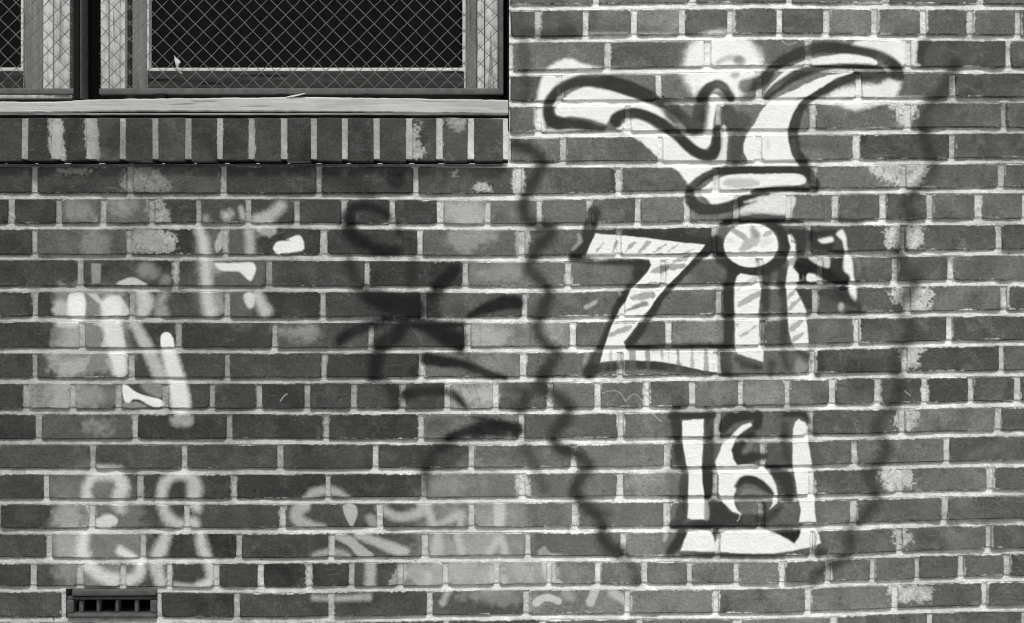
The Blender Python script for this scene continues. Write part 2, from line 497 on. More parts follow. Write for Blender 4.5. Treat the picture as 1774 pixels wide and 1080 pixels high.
# middle left drips and strokes
stroke(9, [(560, 40), (560, 150), (590, 300), (620, 480)], [140, 130, 120, 100], .72, op=0.94, soft=13)
stroke(9, [(330, 20), (330, 110)], [110, 90], .78, op=0.95, soft=10)
stroke(9, [(720, 170), (790, 290), (860, 440), (890, 520)], [70, 85, 90, 90], .58, op=0.84, soft=13)
stroke(9, [(760, 0), (790, 80)], [90, 60], .55, op=0.67, soft=13)
fill(9, ((895, 270), (905, 230), (935, 216), (965, 228), (985, 270), (985, 330), (910, 330)), .84, .97, 3)
stroke(9, [(940, 335), (975, 430), (1010, 560), (1035, 720)], [80, 105, 125, 130], .72, op=0.95, soft=13)
oval(9, (1035, 820), 70, 35, .6, .55, 15, 9)
fill(9, ((635, 585), (665, 578), (710, 612), (780, 648), (905, 685), (905, 725), (840, 725), (760, 685), (710, 680), (680, 710), (645, 680)), .82, .96, 3)
fill(9, ((760, 575), (900, 570), (905, 660), (820, 640)), .34, .7, 8)
fill(9, ((640, 700), (720, 690), (800, 730), (650, 735)), .38, .7, 4)
fill(9, ((500, 280), (540, 200), (480, 180), (440, 160), (520, 150), (620, 160), (650, 320), (500, 325)), .62, .8, 4, 3)
fill(9, ((210, 440), (260, 420), (320, 420), (390, 380), (430, 380), (370, 490), (220, 495)), .42, .7, 4, 4)
fill(9, ((220, 320), (260, 250), (260, 200), (340, 190), (340, 320)), .38, .7, 4, 4)
stroke(9, [(210, 160), (330, 160)], 40, .66, op=0.78, soft=10)
fill(9, ((520, 400), (560, 420), (580, 500), (540, 460)), .4, .6, 4, 4)
# double loops, lower left
LP = dict(op=.85, soft=16, rag=2.5)
stroke(13, [(390, 320), (395, 250), (430, 190), (520, 165), (610, 190), (640, 260), (610, 340), (625, 400)], [70, 60, 55, 60, 80, 90, 100, 70], .66, **LP)
stroke(13, [(400, 340), (420, 430), (430, 500)], [70, 60, 50], .58, op=0.67, soft=15)
oval(13, (535, 480), 78, 58, .66, .92, 6, 9)
stroke(13, [(375, 570), (370, 690), (420, 800), (540, 875), (680, 890), (750, 840), (755, 770)], [60, 80, 85, 90, 90, 75, 60], .72, **LP)
stroke(13, [(620, 685), (680, 720), (760, 760)], [60, 60, 50], .7, op=0.95, soft=11)
stroke(13, [(905, 330), (915, 250), (960, 190), (1040, 170), (1110, 190), (1130, 260), (1125, 340), (1145, 395)], [70, 70, 65, 65, 85, 110, 90, 60], .64, **LP)
stroke(13, [(905, 370), (950, 460), (1020, 510), (1120, 500)], [60, 85, 90, 80], .64, **LP)
stroke(13, [(935, 580), (890, 690), (870, 790), (900, 900)], [75, 90, 90, 80], .64, **LP)
stroke(13, [(1165, 580), (1195, 690), (1230, 780), (1240, 890), (1180, 920)], [55, 75, 70, 70, 60], .66, **LP)
stroke(13, [(1000, 920), (1120, 930), (1220, 910)], 40, .6, op=0.67, soft=10)
stroke(13, [(480, 115), (620, 125)], 40, .6, op=0.56, soft=10)
# faint letters, lower middle
FT = dict(op=.72, soft=12, rag=2.5)
stroke(14, [(190, 325), (250, 290), (340, 275), (420, 290), (480, 325)], [30, 50, 60, 50, 30], .52, **FT)
stroke(14, [(180, 375), (125, 430), (170, 500), (310, 530)], [80, 85, 85, 50], .55, **FT)
fill(14, ((445, 378), (530, 378), (545, 440), (510, 520), (470, 470)), .55, .85, 3)
stroke(14, [(700, 390), (780, 440), (870, 455), (960, 430), (990, 380)], [60, 60, 60, 70, 60], .58, **FT)
stroke(14, [(640, 470), (660, 520)], [70, 60], .5, op=0.62, soft=11)
stroke(14, [(1030, 380), (1055, 500)], [60, 60], .55, **FT)
stroke(14, [(1080, 515), (1180, 470), (1250, 440), (1250, 510)], [40, 60, 70, 50], .55, **FT)
stroke(14, [(1515, 380), (1515, 520)], 70, .6, op=0.78, soft=11)
stroke(14, [(400, 580), (500, 625), (570, 690), (630, 725)], [50, 65, 75, 60], .58, op=.75, soft=5)
stroke(14, [(560, 580), (680, 625), (790, 670), (870, 690)], [60, 70, 80, 60], .56, op=0.84, soft=10)
stroke(14, [(250, 720), (340, 695), (430, 700), (490, 725)], [30, 50, 50, 30], .5, **FT)
stroke(14, [(1095, 580), (1100, 650), (1090, 730)], [50, 70, 110], .55, **FT)
stroke(14, [(1225, 580), (1265, 710)], 50, .55, **FT)
stroke(14, [(1440, 710), (1520, 600), (1560, 710)], 50, .55, **FT)
stroke(14, [(640, 780), (630, 930)], [75, 70], .58, **FT)
stroke(14, [(1030, 850), (1030, 930)], 45, .55, **FT)
stroke(14, [(1490, 790), (1480, 860), (1540, 900)], 60, .62, op=0.56, soft=13)
stroke(14, [(250, 1010), (480, 1010), (620, 1000)], 45, .55, op=0.67, soft=11)
stroke(14, [(1160, 980), (1130, 1040)], 50, .62, op=0.67, soft=10)
stroke(15, [(190, 1040), (260, 1005), (340, 1030)], [60, 50, 50], .7, op=.85, soft=5)
stroke(15, [(590, 960), (560, 1040)], 60, .66, op=.75, soft=5)
stroke(15, [(710, 970), (820, 1040)], 55, .6, op=0.78, soft=10)
stroke(15, [(390, 980), (430, 1000)], 60, .5, op=0.56, soft=13)
oval(15, (240, 690), 35, 25, .5, .6, 8, 9)
stroke(15, [(290, 715), (400, 730)], 25, .6, op=.6, soft=5)
oval(15, (230, 840), 40, 40, .3, .3, 13, 9)

# ================================================================== the horned figure
for p_ in [((1000, 565), (1330, 575)), ((1440, 780), (1640, 785)), ((1100, 770), (1330, 780))]:
    stroke(3, [p_[0], p_[1]], 50, .06, op=.6, soft=7, rag=5)
# white under-sprays (halos)
fill(3, ((175, 640), (205, 480), (250, 370), (320, 315), (410, 290), (500, 320), (600, 350), (690, 370), (600, 400), (480, 410), (380, 450), (280, 540), (240, 640), (250, 760), (190, 760)), WH, .95, 9, 4)
fill(3, ((60, 800), (250, 760), (420, 765), (560, 770), (760, 780), (640, 805), (480, 815), (300, 820), (150, 825)), .8, .8, 7, 3)
stroke(3, [(150, 380), (400, 360), (700, 360), (1000, 370), (1200, 355)], 40, .8, op=.5, soft=8)
fill(3, ((1190, 380), (1220, 230), (1290, 150), (1420, 105), (1560, 110), (1680, 180), (1740, 290), (1720, 390), (1650, 450), (1590, 530), (1540, 560), (1480, 500), (1330, 490), (1270, 530), (1220, 470)), WH, .98, 20, 6)
stroke(3, [(560, 135), (900, 130), (1200, 140)], 45, .8, op=.5, soft=10)
fill(4, ((730, 190), (800, 150), (930, 135), (1050, 145), (1095, 210), (1100, 300), (1070, 330), (1000, 270), (900, 225), (800, 205)), WH, .95, 9, 4)
fill(4, ((1100, 150), (1180, 150), (1165, 300), (1190, 330), (1090, 340), (1085, 250)), .8, .85, 6, 4)
fill(4, ((430, 560), (560, 540), (640, 480), (780, 470), (900, 450), (1000, 415), (1070, 430), (1050, 520), (1010, 580), (880, 610), (740, 640), (640, 610), (520, 580)), WH, .92, 12, 5)
stroke(4, [(480, 560), (900, 560), (1200, 560)], 45, .8, op=.6, soft=8)
# left horn
fill(3, ((320, 650), (350, 580), (430, 510), (540, 470), (640, 480), (760, 515), (900, 560), (1000, 585), (1080, 640), (1160, 700), (1230, 780), (1270, 800), (1330, 770), (1340, 690), (1350, 610), (1370, 550), (1410, 525), (1460, 560), (1470, 600), (1420, 620), (1400, 700), (1390, 800), (1370, 880), (1330, 900), (1240, 850), (1140, 760), (1000, 660), (860, 620), (760, 640), (690, 700), (640, 745), (520, 705), (400, 690)), WH, .98, 5, 2)
fill(0, mixp((3, (740, 755), (850, 695), (940, 715), (1030, 780), (1120, 820), (1200, 900), (1290, 960), (1390, 985), (1440, 950), (1460, 880), (1470, 790), (1480, 745), (1490, 790), (1490, 900), (1480, 1000)), (7, (1440, 90), (1330, 150), (1270, 215), (1235, 195), (1180, 120), (1120, 75)), (3, (1080, 1000), (1000, 930), (900, 850), (800, 790))), WH, .97, 6, 2.5, smooth=True)
stroke(3, [(640, 750), (540, 730), (430, 715), (340, 725), (285, 690), (270, 610), (300, 540), (370, 480), (450, 445), (560, 430), (680, 445), (820, 485), (960, 540), (1040, 590)], [55, 78, 80, 82, 78, 70, 68, 72, 78, 85, 100, 105, 90, 50], DK, op=0.97, soft=6)
stroke(3, [(1040, 580), (1120, 640), (1200, 720), (1290, 750), (1310, 660), (1330, 560)], [60, 110, 130, 120, 110, 80], DK, op=0.82, soft=9)
stroke(3, [(745, 725), (730, 695), (790, 660), (880, 655), (980, 690), (1080, 745), (1160, 810), (1230, 880), (1300, 930), (1370, 940), (1415, 900), (1430, 820), (1435, 760)], [60, 75, 70, 70, 70, 70, 75, 75, 75, 75, 75, 70, 60], DK, op=0.97, soft=6)
stroke(3, [(1315, 550), (1350, 500), (1400, 465), (1440, 460), (1480, 490), (1520, 550)], [60, 65, 60, 60, 60, 55], DK, op=0.97, soft=6)
stroke(3, [(1500, 640), (1540, 720), (1600, 700), (1560, 850), (1550, 960)], [90, 130, 120, 100, 80], DK, op=0.56, soft=10)
fill(3, ((1455, 760), (1480, 740), (1500, 800), (1490, 900), (1480, 980), (1420, 985), (1450, 900)), .75, .85, 5)
stroke(3, [(1430, 310), (1500, 275), (1580, 280)], [25, 35, 40], GREY, op=.6, soft=7)
oval(3, (1580, 295), 38, 30, .12, .75, 8)
oval(3, (1550, 395), 28, 18, .2, .6, 6)
# right horn
stroke(4, [(0, 470), (110, 440), (190, 350), (290, 280), (400, 235), (520, 210), (650, 210), (780, 225), (900, 255), (990, 305), (1045, 355), (1055, 405), (1020, 405)], [90, 90, 80, 75, 85, 85, 75, 55, 60, 75, 80, 70, 50], DK, op=0.92, soft=8)
fill(4, ((120, 540), (200, 430), (300, 350), (430, 290), (570, 262), (700, 250), (830, 270), (900, 300), (880, 330), (780, 322), (640, 318), (500, 335), (400, 365), (290, 430), (200, 500)), WH, .97, 4, 2)
stroke(4, [(150, 535), (230, 470), (330, 405), (430, 365), (540, 345), (680, 335), (830, 335), (940, 350)], [50, 70, 70, 60, 45, 40, 35, 20], DK, op=0.97, soft=6)
stroke(4, [(700, 385), (850, 390), (1000, 385)], [40, 70, 60], DK, op=0.78, soft=8)
stroke(4, [(760, 395), (640, 445), (520, 505), (430, 560), (365, 640), (335, 740), (330, 830), (350, 920), (400, 1000)], [60, 65, 60, 65, 70, 75, 75, 75, 70], DK, op=0.95, soft=6)
fill(0, mixp((4, (740, 370), (620, 420), (510, 485), (430, 535), (365, 595), (315, 680), (292, 790), (302, 880), (330, 960), (355, 1005), (200, 1010), (20, 1010)), (3, (1640, 985), (1605, 900), (1625, 810), (1680, 720)), (4, (110, 640), (190, 565), (320, 500), (440, 445), (580, 392))), WH, .985, 4, 2)
oval(4, (160, 860), 14, 50, .5, .35, 6)
# the band below the horns
stroke(0, mixp((7, (1250, 215), (1330, 150), (1420, 108), (1520, 97), (1700, 97)), (8, (100, 97), (300, 95), (420, 105))), [13, 14, 14, 13, 13, 13, 16], DK, op=0.97, soft=5)
stroke(8, [(390, 10), (440, 110), (480, 210)], [60, 80, 70], DK, op=0.84, soft=8)
fill(0, mixp((7, (1320, 235), (1400, 170), (1500, 135), (1640, 125), (1774, 128)), (8, (150, 125), (370, 125), (415, 180), (330, 205), (180, 212), (60, 225)), (7, (1700, 245), (1590, 265), (1500, 315), (1400, 335), (1360, 300), (1325, 260))), WH, .98, 4, 2)
oval(7, (1590, 185), 125, 30, .38, .75, 7)
stroke(0, mixp((7, (1240, 240), (1250, 310), (1320, 360), (1420, 365), (1540, 335), (1640, 295), (1774, 262)), (8, (60, 250), (160, 232), (300, 225), (480, 235))), [15, 20, 20, 19, 17, 14, 10, 9, 10, 11, 12], DK, op=0.97, soft=6)
fill(0, mixp((7, (1570, 400), (1600, 355), (1700, 310)), (8, (0, 315), (100, 285), (220, 262), (330, 275), (345, 310), (320, 370), (270, 400), (120, 390), (0, 388)), (7, (1660, 395))), .78, .93, 7, 3)
stroke(0, mixp((7, (1480, 440), (1650, 435)), (8, (0, 440), (200, 445), (400, 450))), [6, 9, 9, 8, 5], DK, op=0.97, soft=5)  # thin shadow line along the brick course, put in as dark colour
stroke(8, [(280, 280), (300, 400)], 50, .7, op=.6, soft=6)

# ================================================================== letter Z
OU = dict(op=.92, soft=8, rag=2)
stroke(7, [(585, 385), (560, 480), (530, 590), (460, 680)], [95, 95, 90, 80], DK, **OU)
stroke(7, [(600, 510), (900, 535), (1200, 575), (1400, 600)], [60, 70, 70, 60], DK, op=0.69, soft=8)
stroke(7, [(430, 700), (650, 722), (900, 722)], [50, 45, 60], DK, **OU)
fill(7, ((760, 715), (960, 705), (975, 760), (930, 820), (870, 850), (840, 800), (840, 755)), DK, .92, 6)
stroke(7, [(900, 800), (830, 900), (770, 1000), (730, 1064)], [60, 60, 60, 60], DK, op=0.84, soft=8)
stroke(11, [(770, 10), (710, 150), (650, 290), (590, 420), (560, 490)], [60, 60, 55, 80, 110], DK, **OU)
stroke(7, [(1380, 630), (1270, 720), (1150, 840), (1050, 950), (980, 1050)], [70, 60, 55, 60, 65], DK, op=0.95, soft=6)
stroke(11, [(1010, 20), (960, 110), (890, 220), (830, 295)], [65, 60, 60, 60], DK, **OU)
stroke(11, [(800, 325), (1050, 322), (1300, 315), (1560, 318)], [35, 45, 45, 45], DK, **OU)
stroke(11, [(560, 475), (700, 455), (900, 440), (1150, 465), (1420, 500)], [70, 65, 70, 60, 30], DK, op=0.81, soft=6)
fill(0, mixp((7, (595, 528), (850, 550), (1100, 580), (1345, 607), (1300, 665), (1200, 770), (1090, 880), (1010, 975), (960, 1055)), (11, (915, 115), (850, 210), (785, 285), (810, 345), (1000, 350), (1200, 345), (1400, 342), (1440, 390), (1455, 500), (1330, 480), (1180, 445), (1000, 415), (800, 408), (630, 422), (650, 340), (700, 190), (760, 60)), (7, (800, 1000), (840, 910), (900, 850), (950, 790), (975, 745), (960, 705), (750, 695), (530, 682), (560, 600))), WH, .98, 3, 1.5, smooth=False)
for a in [((600, 655), (660, 578), 28), ((712, 655), (742, 585), 20), ((800, 650), (862, 592), 28), ((890, 655), (965, 588), 30), ((1000, 655), (1075, 605), 32), ((1085, 655), (1160, 605), 34), ((1195, 668), (1268, 636), 24),
          ((1130, 722), (1240, 680), 30), ((985, 790), (1070, 760), 50), ((1050, 765), (1200, 752), 30), ((900, 890), (1060, 880), 26), ((850, 975), (985, 950), 32), ((815, 1050), (945, 1015), 34)]:
    stroke(7, [a[0], a[1]], [a[2] * .55, a[2] * 1.1, a[2] * .8], .15, op=.8, soft=4, rag=6, speck=1.4)
for a in [((800, 75), (930, 25), 34), ((720, 155), (880, 145), 22), ((695, 240), (830, 185), 42)]:
    stroke(11, [a[0], a[1]], [a[2] * .55, a[2] * 1.1, a[2] * .8], .16, op=.8, soft=4, rag=6, speck=1.4)
for x, y1, w, op in [(845, 470, 45, .8), (950, 480, 28, .8), (1048, 400, 30, .6), (1158, 490, 36, .85), (1255, 450, 30, .6), (1350, 480, 42, .75), (700, 490, 22, .5), (770, 470, 18, .5), (1095, 500, 16, .5)]:
    stroke(11, [(x, 345), (x + 3, y1)], w, .11, op=op, soft=3, rag=4, speck=.9)
stroke(11, [(540, 360), (520, 420)], 30, .6, op=.4, soft=6)
stroke(7, [(480, 540), (490, 580), (440, 640)], [20, 30, 15], .6, op=.5, soft=6)
stroke(11, [(530, 50), (600, 10)], [35, 25], .6, op=.7, soft=4)

# ================================================================== the dotted letters beside the Z
WS = .06
fill(0, ((1238, 388), (1300, 372), (1420, 384), (1490, 392), (1494, 450), (1500, 520), (1470, 560), (1425, 560), (1405, 640), (1330, 655), (1255, 650), (1240, 560), (1235, 470)), WS, .42, 16, 14)
stroke('a', [(60, 465), (260, 470), (350, 475)], 45, WS, op=.6, soft=6, rag=4)
stroke('a', [(720, 480), (900, 475)], 45, WS, op=.55, soft=6, rag=4)
stroke('a', [(960, 470), (1250, 470), (1540, 480)], 50, WS, op=.55, soft=6, rag=4)
stroke('a', [(150, 800), (280, 805)], 50, WS, op=.75, soft=6, rag=4)
stroke('a', [(570, 800), (880, 805)], 55, WS, op=.6, soft=6, rag=4)
stroke('a', [(960, 820), (1250, 815), (1580, 800)], 45, WS, op=.6, soft=6, rag=4)
stroke('b', [(550, 290), (890, 290)], 45, WS, op=.6, soft=6, rag=4)
stroke('b', [(130, 290), (280, 290)], 45, WS, op=.6, soft=6, rag=4)
stroke('b', [(580, 640), (940, 640)], 50, WS, op=.35, soft=7, rag=5)
stroke('b', [(0, 650), (280, 660)], 60, WS, op=.7, soft=7, rag=5)
stroke('b', [(140, 970), (300, 975)], 45, WS, op=.6, soft=7, rag=5)
stroke('b', [(1150, 700), (1150, 960)], 45, WS, op=.4, soft=5, rag=4)
stroke('a', [(60, 330), (110, 480), (220, 560), (340, 640), (520, 660), (700, 600), (830, 480), (840, 320), (780, 180), (620, 110)], [180, 150, 170, 150, 140, 140, 140, 130, 110, 60], DK, op=0.97, soft=9)
stroke('a', [(130, 120), (450, 80), (900, 85)], [60, 50, 50], DK, op=0.90, soft=6)
stroke('a', [(260, 620), (240, 740), (200, 900), (200, 1078)], [150, 130, 110, 110], DK, op=0.95, soft=8)
stroke('b', [(205, 0), (215, 250), (210, 450), (200, 640)], [110, 110, 120, 110], DK, op=0.92, soft=8)
stroke('b', [(620, 0), (625, 300), (600, 420), (590, 640)], [100, 110, 70, 40], DK, op=0.62, soft=9)
stroke('b', [(830, 0), (835, 280), (830, 600)], [90, 90, 100], DK, op=0.67, soft=9)
stroke('a', [(640, 680), (630, 900), (630, 1070)], [120, 100, 90], DK, op=0.67, soft=9)
stroke('a', [(820, 660), (800, 900)], [110, 90], DK, op=0.67, soft=9)
stroke('b', [(300, 800), (400, 860), (560, 900)], [60, 90, 60], DK, op=0.84, soft=10)
stroke('b', [(160, 720), (180, 930)], [140, 150], DK, op=0.78, soft=12)
stroke('b', [(830, 720), (860, 850), (900, 920)], [90, 80, 50], DK, op=0.62, soft=10)
stroke('b', [(880, 715), (1000, 720), (1100, 770)], [30, 40, 60], DK, op=0.78, soft=8)
stroke('b', [(700, 860), (690, 980)], 80, DK, op=0.56, soft=10)
fill('b', ((1000, 790), (1060, 830), (1110, 890), (1060, 950), (970, 950), (960, 850)), .45, .5, 9)
stroke('b', [(1240, 760), (1250, 900), (1230, 990)], [80, 110, 100], DK, op=0.73, soft=10)
oval('a', (462, 358), 306, 250, WH, .98, 4, 1)
fill('a', ((220, 190), (270, 160), (400, 240), (430, 280), (380, 300), (310, 260)), .22, .85, 4, smooth=False)
fill('a', ((450, 170), (520, 175), (570, 250), (540, 350), (480, 380), (420, 420), (330, 420), (370, 330), (400, 290), (450, 270)), .28, .8, 7)
fill('a', ((600, 262), (630, 210), (700, 190), (690, 240)), .25, .75, 4)
fill('a', ((580, 300), (680, 270), (700, 330), (580, 380)), .5, .5, 8)
fill('a', ((500, 515), (545, 515), (570, 590), (540, 590)), .25, .7, 4)
oval('a', (230, 310), 40, 18, .4, .4, 5)
stroke('a', [(480, 150), (520, 250)], [50, 60], .1, op=.5, soft=6)
# first stem
fill(0, mixp(('a', (270, 1000), (285, 780), (310, 710), (345, 680), (450, 705), (550, 715), (575, 850), (560, 1000)), ('b', (550, 280), (560, 450), (570, 640), (600, 720), (600, 830), (480, 800), (300, 740), (280, 640), (285, 300))), WH, .98, 4, 1.5, smooth=False)
fill('a', ((455, 740), (480, 715), (545, 715), (550, 740), (370, 830), (300, 880), (360, 800)), .3, .55, 4, smooth=False)
for reg, a, b, w in [('b', (330, 190), (560, 55), 75), ('b', (470, 240), (500, 235), 30), ('b', (350, 540), (540, 420), 50), ('b', (310, 360), (440, 345), 22), ('b', (300, 410), (370, 370), 20)]:
    stroke(reg, [a, b], [w * .8, w, w * .7], .18, op=.75, soft=4, rag=6, speck=1.4)
# second stem
fill(0, mixp(('a', (885, 250), (930, 235), (975, 330), (960, 400), (985, 480), (960, 560), (930, 610), (1000, 690), (1010, 780), (970, 860), (1020, 960), (1070, 1040)), ('b', (1080, 240), (1100, 430), (1120, 620), (1120, 690), (980, 690), (920, 600), (895, 480), (880, 250), (870, 100)), ('a', (860, 800), (880, 660), (900, 560), (880, 520), (905, 440), (915, 390), (890, 310))), WH, .96, 4, 2, smooth=False)
for reg, a, b, w in [('a', (890, 560), (980, 520), 60), ('b', (880, 110), (960, 20), 45), ('b', (900, 230), (1020, 110), 60), ('b', (920, 460), (1030, 370), 55), ('b', (930, 590), (1050, 510), 50), ('a', (920, 310), (960, 330), 20)]:
    stroke(reg, [a, b], [w * .8, w, w * .7], .2, op=.78, soft=4, rag=6, speck=1.4)
# arm of the letter
fill('a', ((900, 180), (1150, 190), (1200, 230), (1250, 320), (1420, 330), (1400, 400), (1530, 400), (1530, 470), (1340, 440), (1200, 430), (1080, 420), (1000, 430), (960, 300)), DK, .97, 7, 3)
fill('a', ((1000, 420), (1080, 405), (1330, 440), (1530, 450), (1530, 500), (1340, 490), (1130, 500), (990, 520)), DK, .6, 6, 3)
fill('a', ((960, 590), (1000, 520), (1120, 510), (1200, 570), (1380, 620), (1510, 680), (1585, 740), (1585, 810), (1400, 800), (1280, 740), (1190, 680), (1110, 690), (1020, 690)), BK, .97, 6, 2)
stroke('a', [(1160, 240), (1300, 220), (1460, 200)], [60, 80, 40], DK, op=0.95, soft=8)
fill('a', ((1430, 510), (1510, 510), (1500, 640), (1590, 740), (1500, 760), (1380, 640), (1350, 560)), DK, .92, 6, 2)
oval('a', (1100, 790), 125, 26, BK, .95, 3, 1)
stroke('a', [(1030, 680), (1030, 735)], 30, BK, op=.9, soft=2.5, rag=1)
stroke('a', [(1095, 680), (1092, 770)], [45, 28], BK, op=.95, soft=2.5, rag=1)
fill('a', ((965, 850), (1000, 850), (1150, 860), (1160, 1078), (1070, 1078), (1020, 940)), DK, .82, 5, 2, smooth=False)
fill('a', ((1225, 300), (1290, 280), (1380, 265), (1400, 310), (1340, 335), (1270, 340)), WH, .95, 6)
fill('a', ((1430, 230), (1500, 180), (1540, 260), (1550, 340), (1560, 440), (1530, 420), (1500, 320), (1470, 280)), WH, .92, 6)
fill('a', ((1130, 500), (1340, 490), (1350, 615), (1250, 590), (1160, 540)), .72, .88, 6)
fill('a', ((1110, 690), (1180, 690), (1230, 730), (1290, 770), (1110, 775)), WH, .95, 4)
fill('a', ((1540, 450), (1590, 480), (1620, 560), (1630, 700), (1660, 840), (1665, 960), (1640, 1000), (1590, 930), (1580, 820), (1585, 720), (1520, 650), (1510, 560)), WH, .96, 6)
stroke('a', [(1590, 440), (1680, 560), (1680, 700)], [60, 60, 40], .3, op=.4, soft=9)
stroke('a', [(1190, 800), (1400, 850), (1560, 950), (1690, 1060)], [30, 90, 90, 90], DK, op=0.69, soft=9)
oval('a', (1510, 850), 50, 26, BK, .85, 4)
stroke('b', [(1200, 30), (1400, 80), (1600, 170)], [60, 90, 80], DK, op=0.56, soft=9)
stroke('b', [(1560, 260), (1750, 262)], 35, DK, op=0.84, soft=6)
oval('b', (1490, 205), 30, 45, .7, .6, 8)
stroke('a', [(1190, 870), (1200, 1060)], [50, 60], .55, op=.55, soft=6)
stroke('a', [(1440, 70), (1720, 90)], [70, 40], DK, op=0.67, soft=12)

# ================================================================== the number 161
fill(0, ((1160, 712), (1250, 705), (1350, 706), (1402, 708), (1418, 780), (1428, 900), (1430, 955), (1380, 968), (1200, 968), (1150, 962), (1158, 880)), WS, .40, 14, 12)
for r_, y_, a_, b_, o_ in [('c', 435, 80, 210, .6), ('c', 440, 430, 640, .55), ('c', 440, 760, 1010, .4), ('c', 435, 1280, 1420, .6), ('c', 750, 400, 580, .7), ('c', 755, 1130, 1430, .7), ('c', 760, 110, 250, .5),
                         ('d', 265, 80, 270, .35), ('d', 265, 430, 620, .55), ('d', 270, 760, 1470, .45), ('d', 585, 80, 500, .7), ('d', 580, 400, 1100, .6), ('d', 575, 1080, 1500, .5), ('d', 905, 0, 1700, .5)]:
    stroke(r_, [(a_, y_), ((a_ + b_) / 2, y_ + 4), (b_, y_)], 55, WS, op=o_, soft=7, rag=6, speck=.8)
stroke('d', [(1070, 310), (1070, 560)], 50, WS, op=.5, soft=5, rag=4)
stroke('c', [(70, 195), (300, 190), (540, 190)], [70, 75, 70], DK, op=0.97, soft=5)
stroke('c', [(120, 190), (140, 330), (140, 420)], [110, 120, 110], DK, op=0.97, soft=8)
stroke('c', [(500, 180), (490, 300), (500, 420)], [110, 100, 110], DK, op=0.78, soft=9)
oval('c', (140, 105), 50, 25, DK, .85, 5)
oval('c', (480, 115), 50, 25, DK, .5, 7)
stroke('c', [(100, 130), (400, 140)], 25, GREY, op=.6, soft=5)
stroke('c', [(150, 500), (180, 680), (220, 770)], [110, 120, 90], DK, op=0.84, soft=9)
stroke('c', [(500, 490), (490, 640), (480, 780), (470, 1000)], [140, 130, 140, 110], DK, op=0.90, soft=9)
stroke('d', [(220, 0), (210, 230), (180, 480), (130, 560)], [100, 110, 130, 110], DK, op=0.84, soft=9)
stroke('d', [(470, 20), (470, 240)], 110, DK, op=0.95, soft=6)
stroke('c', [(640, 340), (720, 230), (880, 190), (1020, 190), (1020, 300)], [90, 130, 110, 120, 100], DK, op=0.97, soft=6)
stroke('c', [(780, 140), (880, 100), (980, 130)], [30, 50, 40], GREY, op=.7, soft=5)
stroke('c', [(630, 410), (780, 410), (980, 400)], [30, 40, 40], DK, op=0.84, soft=8)
stroke('c', [(970, 330), (930, 390)], 90, DK, op=0.67, soft=9)
stroke('c', [(850, 500), (790, 580), (830, 680), (960, 650), (1090, 640)], [80, 120, 130, 110, 80], DK, op=0.97, soft=8)
stroke('c', [(960, 480), (890, 590)], [60, 30], .25, op=.4, soft=7)
stroke('c', [(1130, 750), (1400, 740)], 40, DK, op=0.95, soft=6)
stroke('c', [(1220, 800), (1330, 900), (1350, 1070)], [140, 180, 170], DK, op=0.84, soft=10)
stroke('c', [(1330, 300), (1330, 500), (1350, 650)], [100, 90, 90], DK, op=0.62, soft=10)
stroke('c', [(1330, 180), (1450, 170), (1550, 190), (1580, 260)], [70, 80, 80, 60], DK, op=0.97, soft=8)
stroke('c', [(1300, 400), (1400, 405)], 40, DK, op=0.78, soft=6)
stroke('c', [(1590, 360), (1700, 400)], [60, 40], DK, op=0.67, soft=8)
fill('d', ((495, 310), (650, 320), (720, 410), (820, 450), (1100, 460), (1100, 540), (900, 560), (500, 570), (260, 560), (290, 520), (480, 500)), DK, .85, 6, 2)
stroke('d', [(80, 590), (300, 580), (700, 575), (1100, 580)], [30, 40, 40, 30], DK, op=0.81, soft=6, speck=.8)
stroke('d', [(1100, 560), (1150, 480), (1270, 380)], [80, 90, 60], DK, op=0.67, soft=10)
stroke('d', [(770, 330), (800, 400)], [40, 50], DK, op=0.67, soft=8)
stroke('d', [(1100, 330), (1110, 450)], [50, 40], DK, op=0.67, soft=6)
stroke('d', [(200, 650), (150, 760), (60, 870)], [110, 120, 110], DK, op=0.90, soft=9)
stroke('d', [(20, 680), (0, 740)], [50, 30], .6, op=.6, soft=5)
fill('d', ((1150, 625), (1320, 615), (1500, 620), (1480, 690), (1425, 765), (1370, 720), (1290, 690)), BK, .9, 5, 2, smooth=False)
stroke('d', [(1640, 850), (1774, 860)], 60, DK, op=0.78, soft=8)
stroke('d', [(0, 900), (400, 895), (900, 890)], [25, 30, 20], DK, op=0.67, soft=6, speck=.8)
# white
fill(0, mixp(('c', (205, 245), (290, 240), (320, 232), (435, 228), (430, 400), (425, 560), (410, 720), (415, 900), (435, 1060)), ('d', (440, 300), (440, 500), (300, 505), (255, 490), (265, 300), (268, 60)), ('c', (265, 800), (240, 720), (215, 560), (200, 400), (198, 280))), WH, .985, 3, 1.2, smooth=False)
fill(0, mixp(('d', (440, 310), (480, 330), (490, 490), (440, 490))), .5, .6, 6)
fill(0, mixp(('c', (950, 265), (965, 300), (890, 345), (820, 400), (770, 470), (735, 560), (760, 660), (800, 730), (960, 725), (1090, 760), (1180, 850), (1230, 960), (1245, 1050)), ('d', (1240, 320), (1160, 390), (1190, 330), (1200, 230)), ('c', (1170, 1000), (1090, 910), (1000, 860), (900, 845), (830, 870), (800, 950), (765, 1060)), ('d', (770, 330), (800, 400), (845, 450), (750, 420), (660, 330), (600, 240)), ('c', (595, 1000), (590, 810), (560, 700), (600, 600), (640, 490), (700, 460), (770, 380), (850, 300))), WH, .98, 4, 1.5, smooth=False)
stroke('d', [(828, 450), (825, 490), (800, 525)], [14, 10, 8], .6, op=.8, soft=2, rag=.5)
stroke('d', [(850, 230), (900, 200), (1000, 200), (1090, 225)], [20, 50, 40, 20], GREY, op=.5, soft=6)
